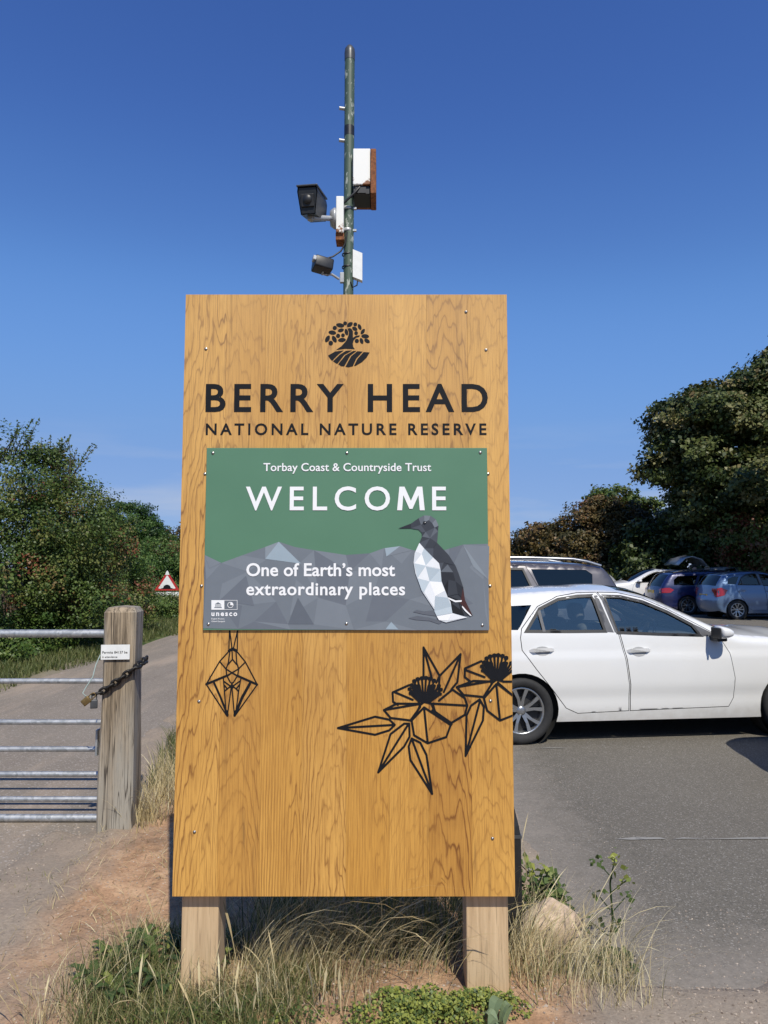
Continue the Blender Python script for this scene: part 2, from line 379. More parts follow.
def smoothstep(a, b, x):
    t = np.clip((x-a)/(b-a), 0, 1); return t*t*(3-2*t)
def vnoise(x, y, seed=0):
    xi, yi = np.floor(x), np.floor(y); fx, fy = x-xi, y-yi
    h = lambda i, j: np.abs(np.modf(np.sin(i*127.1+j*311.7+seed*74.7)*43758.5453)[0])
    u, v = fx*fx*(3-2*fx), fy*fy*(3-2*fy)
    return (h(xi, yi)*(1-u)+h(xi+1, yi)*u)*(1-v)+(h(xi, yi+1)*(1-u)+h(xi+1, yi+1)*u)*v
LANE_R = [(-50, -1.0), (0, -1.0), (2.5, -1.95), (3.3, -1.95), (4.2, -1.85), (4.75, -1.68), (6.7, -2.1), (9, -2.15), (80, -2.3)]
def ground_h(x, y):
    x = np.asarray(x, float); y = np.asarray(y, float)
    wb = .16*(2*vnoise(x*2.3, y*2.3, 9)-1)+.09*(2*vnoise(x*7, y*7, 8)-1)
    lr = np.interp(y, [p[0] for p in LANE_R], [p[1] for p in LANE_R])
    lane = smoothstep(-.02, .30, lr-x+wb)*smoothstep(-.02, .25, x+5.2+wb+np.where(y < 4.9, (4.9-y)*2, 0))
    park = smoothstep(-.02, .30, x-.70+wb*.8)*smoothstep(-.05, .3, y-2.80+wb)*smoothstep(33, 32, y)
    flat = np.maximum(lane, park)
    far = smoothstep(14, 40, np.hypot(x, y))
    h = .048*np.exp(-((x+.1)/1.05)**4-((y-2.75)/.62)**2)+(1-far)*(.035*vnoise(x*1.7, y*1.7, 3)+.02*vnoise(x*6, y*6, 5)+.007*vnoise(x*20, y*20, 6))
    return flat*(-.03)+(1-flat)*(h+.012)
# ------------------------------------------------------------------ the setting: ground, car park, lane, verge
def axis(near, far, step):
    a = list(np.arange(0, near+1e-6, step)); d = step
    while a[-1] < far: d *= 1.28; a.append(a[-1]+d)
    return np.array(a)
def grid_mesh(name, xs, ys, hf, mat):
    X, Y = np.meshgrid(xs, ys); Z = hf(X, Y); nx, ny = len(xs), len(ys)
    V = np.stack([X, Y, Z], -1).reshape(-1, 3)
    i = np.arange(nx*ny).reshape(ny, nx)
    Fs = np.stack([i[:-1, :-1], i[:-1, 1:], i[1:, 1:], i[1:, :-1]], -1).reshape(-1, 4)
    me = bpy.data.meshes.new(name); me.from_pydata(V.tolist(), [], Fs.tolist()); me.materials.append(mat)
    me.polygons.foreach_set('use_smooth', [True]*len(me.polygons)); return link(me, name)
ax = axis(6.6, 900, .055); xs = np.concatenate([-ax[:0:-1], ax])
ay = axis(8, 900, .055); ys = np.concatenate([-axis(1, 900, .5)[:0:-1], ay])+2.0
g = grid_mesh('ground', xs, ys, ground_h, M['dirt']); tag(g, kind='structure')

def strip_sheet(name, left, right, ys, z, mat, nx=24):
    """sheet between two edge functions of y"""
    V = []; Fs = []
    for y in ys:
        a, b = left(y), right(y)
        for k in range(nx+1):
            x = a+(b-a)*k/nx; V.append((x, y, z))
    for j in range(len(ys)-1):
        for k in range(nx): i = j*(nx+1)+k; Fs.append((i, i+1, i+nx+2, i+nx+1))
    me = bpy.data.meshes.new(name); me.from_pydata(V, [], Fs); me.materials.append(mat); return tag(link(me, name), kind='structure')
def lerp_pts(pts, y):
    for (y0, x0), (y1, x1) in zip(pts, pts[1:]):
        if y <= y1: return x0+(x1-x0)*max(0, (y-y0)/(y1-y0))
    return pts[-1][1]
wob = lambda y, s, a=.12: a*(2*float(vnoise(np.array(y*1.9), np.array(s*3.3), s))-1)+a*.5*(2*float(vnoise(np.array(y*7.), np.array(s*1.3), s+1))-1)
yy = list(np.arange(-4, 12, .12))+list(np.arange(12, 75, 1.0))
lane = strip_sheet('lane', lambda y: -5.6-(9 if y < 4.9 else 0), lambda y: lerp_pts(LANE_R, y)+.6, yy, .004, M['lane'])
park = strip_sheet('car_park', lambda y: .35, lambda y: 60.0, [2.6]+list(np.arange(3, 33, 1.0)), .006, M['asphalt'], 30)
for k, (y, x0, x1) in enumerate([(4.38, 1.38, 7.5), (6.52, 1.36, 1.62), (8.9, 1.5, 6), (21.6, 8, 14), (24.1, 8, 14)]):
    mb = MB(); x = x0; rl = random.Random(k+3)
    while x < x1:                                    # the paint survives in broken lengths
        l = rl.uniform(.15, .8); j0, j1 = rl.uniform(-.01, .01), rl.uniform(-.01, .01); hw_ = rl.uniform(.010, .028)
        mb.add([(x, y-hw_*.6+j0, .0105), (x+l*.3, y-hw_+j1, .0105), (x+l, y-hw_*.5, .0105), (x+l*.9, y+hw_*.7+j0, .0105), (x+l*.4, y+hw_, .0105)], [(0, 1, 2, 3, 4)]); x += l+rl.uniform(-.03, .06)
    tag(mb.build('bay_line', M['line']), kind='structure')

# ------------------------------------------------------------------ the welcome sign
SY = 2.65
sign = thing('welcome_sign', 'tall oak board sign on two posts welcoming visitors to the nature reserve', 'sign', (0, SY, 0))
def face(px, py):
    p = onY(px, py, SY); return p.x, p.z
def on_face(off):
    return lambda x, y, d: (x, -off-d, y)
tl, tr, bl, br = face(186, 294), face(507, 295), face(172, 895), face(515, 898)
xl, xr = (tl[0]+bl[0])/2, (tr[0]+br[0])/2; zb, zt = (bl[1]+br[1])/2, (tl[1]+tr[1])/2
BT = .042                                        # board thickness
seams = [xl]+[face(p, 600)[0] for p in (222, 262, 303, 347, 389, 428, 470)]+[xr]
mb = MB(); pids = []; pcx = []
for a, b in zip(seams, seams[1:]):
    n0 = len(mb.f); mb.box(((a+b)/2, BT/2, (zt+zb)/2), (b-a-.0003, BT, zt-zb), bevel=.0003, seg=1)
    p = [.13, .62, .29, .87, .41, .07, .74, .55][len(pids) and int(len(pids)/max(1, len(mb.f)-n0))]; pids += [p]*(len(mb.f)-n0); pcx += [(a+b)/2]*(len(mb.f)-n0)
board = mb.build('board', M['oak'], sign)
at_ = board.data.attributes.new('plank', 'FLOAT', 'FACE'); at_.data.foreach_set('value', pids)
at_ = board.data.attributes.new('plank_x', 'FLOAT', 'FACE'); at_.data.foreach_set('value', pcx)
for (pa, pb) in ((181, 218), (466.5, 508.5)):
    xa, xb = onY(pa, 940, SY+BT+.002).x, onY(pb, 940, SY+BT+.002).x
    mb = MB(); mb.box(((xa+xb)/2, BT+.002+.065, 1.1), (xb-xa, .13, 2.7), bevel=.004, seg=2); mb.build('post', M['oak_post'], sign)

def text_mesh(name, body, box, mat, parent, off, bold=.0, spacing=None, glyph=None):
    """body set to span the pixel box (x0,y_top,x1,y_base) on the board face; heights from the capital letters"""
    c = bpy.data.curves.new('t', 'FONT'); c.body = body; c.offset = bold; c.resolution_u = 4
    o = bpy.data.objects.new('t', c); COL.objects.link(o)
    def ext(b):
        c.body = b; dg = bpy.context.evaluated_depsgraph_get(); dg.update()
        me = bpy.data.meshes.new_from_object(o.evaluated_get(dg)); v = np.array([tuple(q.co) for q in me.vertices]); return me, v
    me, v = ext('H'); cap = v[:, 1].max()-v[:, 1].min(); capb = v[:, 1].min()
    x0, z1 = face(box[0], box[1]); x1, z0 = face(box[2], box[3]); s = (z1-z0)/cap
    c.space_character = 1; _, v = ext(body); w1 = v[:, 0].max()-v[:, 0].min()
    c.space_character = 1.5; _, v = ext(body); w2 = v[:, 0].max()-v[:, 0].min()
    want = (x1-x0)/s; sp = 1+(want-w1)/(w2-w1)*.5; sx = s
    if spacing is not None: sp = spacing
    c.space_character = sp; me, v = ext(body)
    sx = (x1-x0)/(v[:, 0].max()-v[:, 0].min())
    V = [(x0+(p[0]-v[:, 0].min())*sx, -off, z0+(p[1]-capb)*s) for p in v]
    # one clean, non-overlapping triangulation of the letter shapes
    P2 = [Vector((p[0], p[2])) for p in V]; P2n = np.array([(p.x, p.y) for p in P2])
    tris = np.array([P2n[list(p.vertices)[:3]] for p in me.polygons])
    ed = [tuple(e.vertices) for e in me.edges]
    vo, _, fo, _, _, _ = delaunay_2d_cdt(P2, ed, [], 0, 1e-7)
    keep = []
    A_, B_, C_ = tris[:, 0], tris[:, 1], tris[:, 2]
    cr = lambda a, b, p: (b[:, 0]-a[:, 0])*(p[1]-a[:, 1])-(b[:, 1]-a[:, 1])*(p[0]-a[:, 0])
    for f in fo:
        cc = sum((vo[i] for i in f), Vector((0, 0)))/len(f)
        s1, s2, s3 = cr(A_, B_, cc), cr(B_, C_, cc), cr(C_, A_, cc)
        if (((s1 >= 0) & (s2 >= 0) & (s3 >= 0)) | ((s1 <= 0) & (s2 <= 0) & (s3 <= 0))).any(): keep.append(tuple(f))
    V = [(p.x, -off, p.y) for p in vo]; Fs = keep
    if glyph:
        u0, u1 = face(glyph[0], box[1])[0], face(glyph[1], box[1])[0]
        Fs = [f for f in Fs if not (u0-.006 < sum(V[i][0] for i in f)/3 < u1+.006)]
        gm_ = [(0, 0), (.085, 1), (.27, 1), (.5, .40), (.73, 1), (.915, 1), (1, 0), (.82, 0), (.775, .64), (.555, .06), (.445, .06), (.225, .64), (.18, 0)]
        n0 = len(V); V += [(u0+(u1-u0)*a, -off, z0+(z1-z0)*b_) for a, b_ in gm_]
        Fs += [tuple(n0+i for i in t) for t in tessellate_polygon([[Vector((a, b_, 0)) for a, b_ in gm_]])]
    bpy.data.objects.remove(o)
    mb = MB(); mb.add(V, Fs); n = mb.build(name, mat, parent, recalc=False)
    # make the print face the reader
    b = bmesh.new(); b.from_mesh(n.data); bmesh.ops.remove_doubles(b, verts=b.verts, dist=1e-6)
    for f in b.faces:
        f.normal_update()
        if f.normal.y > 0: f.normal_flip()
    b.to_mesh(n.data); b.free()
    return n
text_mesh('title_lettering', 'BERRY HEAD', (206, 384, 488, 412), M['ink'], sign, .0012, bold=.019)
text_mesh('subtitle_lettering', 'NATIONAL NATURE RESERVE', (206, 423.5, 486.5, 435), M['ink'], sign, .0012, bold=.02)

# --- information panel
pl = [face(207, 448.7), face(486.5, 448), face(489, 630.5), face(204, 629.5)]
px0, px1 = (pl[0][0]+pl[3][0])/2, (pl[1][0]+pl[2][0])/2; pz1, pz0 = (pl[0][1]+pl[1][1])/2, (pl[2][1]+pl[3][1])/2
PT = .006
mb = MB(); mb.box(((px0+px1)/2, -PT/2-.003, (pz0+pz1)/2), (px1-px0, PT, pz1-pz0), bevel=.0008, seg=1)
greys = [(158, 175, 187), (139, 149, 158), (126, 134, 143), (117, 125, 134), (109, 116, 126), (100, 107, 117)]
gm = [pm('rock_grey', srgb(*(v*.93 for v in k)), .42, var=.02) for k in greys]
def C(ox, oy, s): return lambda x, y: face(ox+x/s, oy+y/s)
c2 = C(195, 520, 2.518)
sky_l = [(26, 88), (68, 108), (120, 89), (178, 68), (212, 55), (252, 68), (300, 76), (380, 88), (440, 84), (476, 71), (516, 66), (548, 76), (600, 84), (640, 72), (674, 62), (740, 60)]
base_l = [(740, 277), (560, 277), (400, 276), (240, 275), (110, 274), (18, 272)]
inner = [(30, 150), (70, 160), (135, 130), (180, 100), (265, 108), (255, 150), (205, 205), (120, 215), (62, 205), (240, 240), (310, 195), (300, 262), (235, 262), (390, 130), (380, 215), (450, 180), (470, 120), (520, 110), (480, 255), (540, 200), (560, 140), (620, 130), (650, 170), (690, 120), (725, 150), (700, 210), (640, 230), (730, 232), (150, 255), (430, 255), (600, 268)]
loop = sky_l+base_l; pts = [Vector(face(195+x/2.518, 520+y/2.518)) for x, y in loop+inner]
for p in pts: p.x = min(max(p.x, px0+.0002), px1-.0002); p.y = max(p.y, pz0+.0002)
vo, _, fo, _, _, _ = delaunay_2d_cdt(pts, [(i, (i+1) % len(loop)) for i in range(len(loop))], [], 1, 1e-6)
rr = random.Random(5)
for f in fo:
    cc = sum((vo[i] for i in f), Vector((0, 0)))/len(f); hgt = (cc.y-pz0)/(pz1-pz0)
    mb.add([(vo[i].x, -PT-.0036, vo[i].y) for i in f], [tuple(range(len(f)))], 1+rr.choice([2, 3, 3, 3, 4, 3, 2]))
for tri, k in ([(178, 98), (212, 55), (268, 110)], 0), ([(178, 68), (212, 55), (178, 98)], 1), ([(478, 71), (516, 66), (482, 92)], 0), ([(516, 66), (548, 76), (482, 92)], 2), ([(26, 88), (68, 108), (38, 122)], 2), ([(674, 62), (740, 66), (738, 150)], 2), ([(235, 262), (260, 195), (300, 262)], 5), ([(480, 274), (494, 256), (512, 275)], 0), ([(60, 205), (130, 140), (150, 215)], 4), ([(674, 62), (738, 150), (700, 118)], 1), ([(640, 72), (674, 62), (640, 130)], 4):
    mb.add([(*c2(x, y), 0) for x, y in tri] and [(c2(x, y)[0], -PT-.0042, c2(x, y)[1]) for x, y in tri], [(0, 1, 2)], 1+k)
panel = mb.build('information_panel', [M['panel_green']]+gm, sign, recalc=False)
b = bmesh.new(); b.from_mesh(panel.data)
for f in b.faces:
    f.normal_update()
    if len(f.verts) == 3 and f.normal.y > 0: f.normal_flip()
b.to_mesh(panel.data); b.free()
PO = PT+.0052
text_mesh('trust_lettering', 'Torbay Coast & Countryside Trust', (264, 463.5, 431, 471.5), M['white_ink'], panel, PO, bold=.012)
text_mesh('welcome_lettering', 'WELCOME', (246.5, 487, 446, 510.5), M['white_ink'], panel, PO, bold=.011, glyph=(397, 424.5))
text_mesh('slogan_lettering', 'One of Earth\u2019s most', (247, 563.2, 395, 576.2), M['white_ink'], panel, PO, bold=.02)
text_mesh('slogan_lettering', 'extraordinary places', (247, 582.4, 405, 595.2), M['white_ink'], panel, PO, bold=.02)

def flat_fill(mb, pts, off, mi):
    P = [Vector((x, y, 0)) for x, y in pts]; t = tessellate_polygon([P])
    for tri in t:
        a, b_, c_ = [pts[i] for i in tri]
        if (b_[0]-a[0])*(c_[1]-a[1])-(b_[1]-a[1])*(c_[0]-a[0]) < 0: tri = tri[::-1]
        mb.add([(pts[i][0], -off, pts[i][1]) for i in tri], [(0, 1, 2)], mi)   # counter-clockwise in x,z faces -y
cb = C(370, 500, 6.4)
bird_t = [(38, 41, 47), (54, 58, 65), (72, 77, 85), (92, 98, 106), (112, 119, 127), (206, 212, 218), (224, 228, 232), (184, 197, 206), (170, 184, 194), (66, 36, 34), (236, 238, 240), (20, 22, 26), (92, 97, 106)]
bmats = [pm('bird_tone', srgb(*k), .42, var=.02) for k in bird_t]
mb = MB()
facets = [
 (12, [(275, 715), (300, 703), (345, 712), (400, 706), (432, 730), (445, 745), (400, 738), (340, 730)]), (12, [(245, 755), (300, 740), (370, 750), (430, 765), (458, 782), (440, 792), (380, 772), (290, 765)]),
 (1, [(315, 275), (332, 235), (330, 210), (310, 190), (262, 182), (180, 183), (262, 152), (310, 118), (345, 100), (385, 102), (420, 125), (437, 165), (432, 215), (428, 275), (500, 350), (545, 420), (565, 470), (595, 560), (605, 640), (655, 740), (600, 738), (525, 722), (480, 640), (440, 420), (345, 310)]),
 (0, [(180, 183), (262, 152), (262, 182)]), (1, [(262, 152), (310, 118), (325, 160), (262, 182)]), (3, [(310, 118), (345, 100), (348, 145), (325, 160)]), (4, [(345, 100), (385, 102), (375, 130), (348, 145)]),
 (3, [(385, 102), (420, 125), (397, 150), (375, 130)]), (4, [(420, 125), (437, 165), (412, 178), (397, 150)]), (1, [(325, 160), (348, 145), (375, 130), (397, 150), (412, 178), (355, 205), (330, 210), (310, 190)]), (2, [(262, 182), (325, 160), (310, 190)]), (2, [(325, 160), (355, 205), (330, 210), (310, 190)]),
 (2, [(355, 205), (412, 178), (383, 245)]), (1, [(412, 178), (437, 165), (434, 200)]), (3, [(412, 178), (434, 200), (383, 245)]), (2, [(434, 200), (428, 275), (383, 245)]), (3, [(332, 235), (355, 205), (383, 245)]), (1, [(332, 235), (383, 245), (315, 275)]), (2, [(315, 275), (383, 245), (345, 310)]),
 (1, [(383, 245), (428, 275), (400, 310), (345, 310)]), (2, [(345, 310), (405, 310), (402, 368)]), (1, [(405, 310), (470, 400), (440, 405), (402, 368)]), (1, [(428, 275), (500, 350), (545, 420), (470, 400), (405, 310)]), (2, [(440, 405), (470, 400), (450, 455)]), (3, [(450, 460), (495, 412), (530, 462)]), (1, [(495, 412), (545, 420), (565, 470), (530, 462)]), (0, [(450, 460), (530, 462), (545, 520), (500, 510)]), (1, [(530, 462), (565, 470), (595, 560), (545, 520)]), (0, [(450, 460), (500, 510), (470, 560)]), (11, [(500, 510), (495, 615), (470, 560)]), (1, [(500, 510), (545, 520), (560, 600), (495, 615)]), (0, [(545, 520), (595, 560), (590, 630), (560, 600)]),
 (11, [(495, 615), (560, 635), (600, 735), (525, 722), (512, 650)]), (9, [(592, 560), (606, 640), (655, 740), (600, 690), (575, 660)]), (1, [(520, 660), (560, 640), (575, 700)]),
 (5, [(315, 275), (345, 310), (402, 368), (440, 405), (450, 450), (456, 520), (495, 620), (513, 650), (525, 722), (620, 750), (485, 782), (440, 767), (410, 700), (330, 580), (290, 470), (278, 400), (285, 340)]),
 (6, [(315, 275), (345, 310), (330, 345), (290, 330)]), (7, [(345, 310), (402, 368), (355, 420), (330, 345)]), (6, [(402, 368), (440, 405), (448, 440), (355, 420)]), (10, [(330, 345), (355, 420), (283, 405)]), (7, [(283, 405), (355, 420), (302, 500)]), (8, [(355, 425), (448, 445), (380, 520)]), (6, [(302, 500), (355, 425), (380, 520)]), (7, [(380, 520), (448, 445), (456, 520), (420, 560)]), (10, [(380, 520), (456, 525), (478, 580), (415, 615)]), (7, [(302, 500), (380, 520), (345, 590), (330, 580)]), (6, [(345, 590), (380, 520), (415, 615), (410, 690)]), (8, [(415, 615), (495, 625), (518, 680), (410, 710)]), (7, [(410, 710), (518, 680), (525, 722), (425, 740)]), (10, [(425, 742), (525, 724), (500, 770), (440, 767)]), (6, [(525, 724), (620, 750), (500, 772)]),
 (10, [(498, 622), (545, 642), (585, 640), (583, 650), (543, 653), (500, 632)]), (10, [(588, 675), (612, 702), (648, 738), (640, 740), (606, 710), (586, 684)]), (11, [(340, 138), (356, 138), (360, 148), (350, 155), (338, 150)]), (10, [(350, 143), (354, 143), (354, 147), (350, 147)])]
for i, (t, poly) in enumerate(facets): flat_fill(mb, [cb(*p) for p in poly], PO+.00006*i, t)
mb.build('seabird_picture', bmats, panel, recalc=False)

# organisation mark, bottom left: two boxes, the temple, the globe, word and two small lines
cu = C(200, 590, 12.8); mb = MB()
def rect(x0, y0, x1, y1): return [cu(x0, y0), cu(x1, y0), cu(x1, y1), cu(x0, y1)]
flat_fill(mb, rect(155, 128, 320, 250), PO, 0)
for r_ in ((320, 128, 486, 133), (320, 245, 486, 250), (481, 133, 486, 245)): flat_fill(mb, rect(*r_), PO, 0)
flat_fill(mb, [cu(198, 180), cu(240, 153), cu(282, 180)], PO+.0003, 1)
for k in range(6): flat_fill(mb, rect(204+k*13.5, 184, 211+k*13.5, 210), PO+.0003, 1)
flat_fill(mb, rect(196, 213, 284, 219), PO+.0003, 1); flat_fill(mb, rect(190, 221, 290, 228), PO+.0003, 1)
ring = [(math.cos(t)*38, math.sin(t)*38) for t in np.linspace(0, 2*math.pi, 29)]
for (a, b_) in zip(ring, ring[1:]): flat_fill(mb, [cu(397+a[0], 190+a[1]), cu(397+b_[0], 190+b_[1]), cu(397+b_[0]*.82, 190+b_[1]*.82), cu(397+a[0]*.82, 190+a[1]*.82)], PO, 0)
flat_fill(mb, [cu(395, 192)]+[cu(397+math.cos(t)*40, 190+math.sin(t)*40) for t in np.linspace(-1.5, .15, 8)], PO+.0003, 0)
emb = mb.build('organisation_emblem', [M['white_ink'], gm[3]], panel, recalc=False)
text_mesh('organisation_lettering', 'unesco', (212.2, 610.7, 237.8, 615.9), M['white_ink'], panel, PO, bold=.035)
text_mesh('geopark_lettering', 'English Riviera', (212.2, 617.8, 225, 619.3), M['white_ink'], panel, PO, bold=.005)
text_mesh('geopark_lettering', 'Global Geopark', (212.2, 620.4, 225.6, 621.9), M['white_ink'], panel, PO, bold=.005)

def screw(px, py, off, parent, r=.0062):
    x, z = face(px, py); mb = MB()
    mb.lathe([(0, .0035), (r*.3, .0034), (r*.35, .0022), (r*.75, .0028), (r, .0008), (r, -.001)], 12, mat=Matrix.Translation((x, -off, z)) @ Matrix.Rotation(R(90), 4, 'X'))
    mb.build('screw', M['bolt'], parent)
for p in ((213.5, 453.5), (347, 453.5), (480, 453), (209, 624), (346.5, 623.5), (482, 625)): screw(*p, PT+.003, panel)
for p in ((206, 349), (486, 350), (205, 474), (488, 474), (201.5, 586), (490, 586), (199, 701.5), (490.5, 701), (194.5, 832), (492.5, 838.5), (466, 312)): screw(*p, 0, sign)

# tree emblem
ce = C(310, 310, 9.6); mb = MB(); E0 = .0012
for x, y, r in ((338, 128, 18), (435, 138, 18), (238, 172, 20), (270, 248, 20), (317, 243, 18), (200, 318, 22), (443, 222, 18), (450, 297, 20)):
    flat_fill(mb, [ce(x+r*math.cos(t), y+r*math.sin(t)) for t in np.linspace(0, 2*math.pi, 17)[:-1]], E0, 0)
for x, y, a, b_, d in ((290, 147, 40, 20, 10), (383, 140, 32, 20, -35), (215, 217, 38, 20, 8), (297, 195, 30, 17, -15), (430, 180, 28, 18, 30), (477, 163, 30, 16, 65), (507, 207, 30, 16, -55), (350, 212, 32, 17, 75), (168, 277, 36, 20, -60), (234, 280, 36, 20, 60), (307, 288, 38, 20, -5), (530, 252, 38, 20, 5), (495, 297, 30, 17, 70), (548, 297, 30, 18, 30)):
    o_ = []
    for t in np.linspace(0, 2*math.pi, 17)[:-1]:
        u, v = a*math.cos(t), b_*math.sin(t)*(abs(math.sin(t))**.25); o_.append(ce(x+u*math.cos(R(d))-v*math.sin(R(d)), y+u*math.sin(R(d))+v*math.cos(R(d))))
    flat_fill(mb, o_, E0, 0)
for poly in ([(250, 383), (300, 350), (345, 300), (370, 245), (374, 210), (362, 180), (380, 174), (398, 180), (412, 205), (412, 268), (440, 248), (478, 243), (475, 257), (445, 265), (420, 290), (410, 325), (415, 355), (432, 376), (340, 372)],
             [(174, 437), (240, 400), (325, 388), (275, 425), (212, 488), (195, 470)], [(222, 492), (285, 430), (345, 392), (405, 388), (330, 430), (262, 518), (240, 505)],
             [(272, 520), (338, 437), (415, 393), (445, 393), (385, 440), (330, 540), (300, 540)], [(340, 545), (395, 445), (455, 396), (505, 400), (445, 465), (412, 540), (370, 550)], [(422, 538), (455, 470), (515, 404), (572, 408), (545, 455), (500, 500), (440, 535)]):
    flat_fill(mb, [ce(*p) for p in poly], E0, 0)
mb.build('tree_emblem', M['ink'], sign, recalc=False)

def strokes(name, conv, segs, w, clipx=None):
    """black line drawing; each run is (points, width factor)"""
    mb = MB(); k = 0
    for run in segs:
        pts, f = (run if isinstance(run[1], (int, float)) else (run, 1))
        P = [Vector(conv(*p)) for p in pts]
        for a, b_ in zip(P, P[1:]):
            d = (b_-a)
            if d.length < 1e-6: continue
            d.normalize(); n_ = Vector((-d.y, d.x))*w*f/2; e = d*w*f*.42; off = E0+.000012*k; k += 1
            q4 = [a-e-n_*.6, a-n_, b_-n_, b_+e-n_*.6, b_+e+n_*.6, b_+n_, a+n_, a-e+n_*.6]
            if clipx: q4 = [Vector((min(p.x, clipx), p.y)) for p in q4]
            mb.add([(p.x, -off, p.y) for p in q4], [tuple(range(8))])
    return mb.build(name, M['ink'], sign, recalc=False)
cm_ = C(195, 620, 9.31)
bat = [[(322, 80), (345, 265)], [(322, 80), (316, 285)], [(401, 80), (358, 265)], [(396, 80), (394, 285)], ([(318, 285), (350, 268), (385, 285)], 2.2), [(318, 288), (230, 385), (105, 597), (300, 895)], [(385, 285), (470, 390), (580, 600), (370, 895)],
 [(230, 385), (290, 455), (345, 490), (400, 520)], [(470, 390), (405, 455), (345, 490), (290, 520)], ([(400, 520), (580, 600)], 1.7), ([(290, 520), (105, 597)], 1.7), [(325, 300), (310, 400), (290, 455), (297, 520)], [(383, 300), (390, 400), (408, 455), (397, 520)], [(350, 365), (310, 412)], [(350, 365), (388, 412)], [(345, 275), (350, 365)],
 [(345, 490), (300, 522), (330, 580)], [(345, 490), (395, 520), (358, 580)], [(265, 540), (275, 660), (290, 870)], [(428, 540), (408, 660), (380, 860)], ([(175, 575), (240, 720), (295, 860)], 1.6), ([(512, 590), (440, 720), (378, 870)], 2.2), [(336, 640), (303, 885)], [(346, 640), (368, 885)], ([(330, 618), (355, 618)], 2.4),
 [(270, 570), (332, 615)], [(270, 600), (302, 640), (335, 612)], [(302, 640), (276, 660)], [(415, 570), (352, 615)], [(415, 600), (384, 640), (350, 612)], [(384, 640), (406, 660)], ([(345, 585), (345, 640)], 1.6), ([(296, 850), (302, 885)], 2.2), ([(370, 885), (380, 850)], 2.2)]
strokes('bat_emblem', cm_, bat, .0046)
cf = C(330, 630, 4.042)
fl = [[(32, 396), (182, 350), (240, 362), (262, 383), (240, 405), (182, 423), (32, 396)], [(32, 396), (262, 383)], [(195, 575), (245, 420), (300, 378), (320, 378), (322, 430), (300, 470), (195, 575)], [(195, 575), (318, 378)],
 [(413, 662), (325, 525), (318, 470), (330, 438), (365, 455), (390, 505), (413, 662)], [(330, 438), (413, 662)], [(378, 190), (378, 70), (443, 185), (430, 212)], [(378, 70), (412, 195)], [(443, 185), (528, 97), (515, 210), (490, 240)], [(443, 185), (440, 240)], [(528, 97), (460, 250)],
 [(320, 222), (253, 252), (255, 290), (275, 302)], [(260, 250), (335, 282)], [(365, 298), (270, 297), (218, 323), (245, 355), (325, 365), (365, 310)], [(218, 323), (365, 298)], [(380, 312), (330, 365), (340, 425), (395, 457), (470, 432), (488, 383), (380, 312)], [(380, 312), (395, 457)],
 [(440, 285), (495, 240), (545, 275), (555, 305), (545, 342), (490, 375), (425, 330), (415, 297)], [(415, 297), (552, 305)], ([(415, 325), (490, 380)], 1.5), [(362, 305), (380, 290), (410, 297), (420, 322)], [(362, 308), (345, 345)],
 [(548, 508), (552, 345), (570, 305), (605, 280), (622, 310), (618, 365), (548, 508)], [(548, 508), (607, 282)],
 [(612, 125), (545, 155), (545, 190), (567, 207)], [(545, 160), (625, 190)], [(655, 208), (580, 205), (512, 230), (540, 262), (620, 270), (655, 215)], [(512, 230), (655, 205)], [(672, 218), (622, 275), (635, 325), (687, 365), (745, 345)], [(672, 218), (687, 365)], ([(678, 215), (745, 262)], 1.5), [(700, 208), (745, 208)], [(652, 215), (672, 200), (700, 207)]]
def stamens(ox, oy):
    o_ = []
    for x, y in ((355, 200), (372, 196), (388, 195), (405, 198), (420, 206), (341, 208)): o_ += [([(x+ox, y+oy), (380+(x-380)*.25+ox, 290+oy)], .95), ([(x-2+ox, y-2+oy), (x+2+ox, y-2+oy)], 1.9)]
    for x, y in ((330, 222), (322, 238), (326, 255), (440, 225), (448, 240), (444, 258)): o_ += [([(x+ox, y+oy), (380+ox+(x-380)*.35, 288+oy)], 1.2), ([(x-2+ox, y+oy), (x+2+ox, y+oy)], 1.7)]
    for x in (340, 350, 360, 400, 410, 422): o_ += [([(x+ox, 225+oy), (380+ox+(x-380)*.5, 285+oy)], 1.5)]
    return o_
strokes('flower_emblem', cf, fl+stamens(0, 0)+stamens(292, -92), .0078, clipx=xr-.001)

# dark post standing behind the right end of the sign
mb = MB(); V = []
for z, hw in ((0, .075), (.50, .072), (.545, .066), (.66, .040), (.668, .034)):
    V += [(-hw, -hw, z), (hw, -hw, z), (hw, hw, z), (-hw, hw, z)]
mb.add(V, [(i*4+k, i*4+(k+1) % 4, i*4+4+(k+1) % 4, i*4+4+k) for i in range(4) for k in range(4)]+[(16, 17, 18, 19)])
bo = thing('bollard', 'low black bollard with a tapered top behind the right end of the oak sign', 'bollard', (.497, 3.12, .0))
mb.build('shaft', M['black_plastic'], bo)
mb = MB(); mb.box((0, 0, .505), (.150, .150, .012)); mb.build('band', M['grey_plastic'], bo)

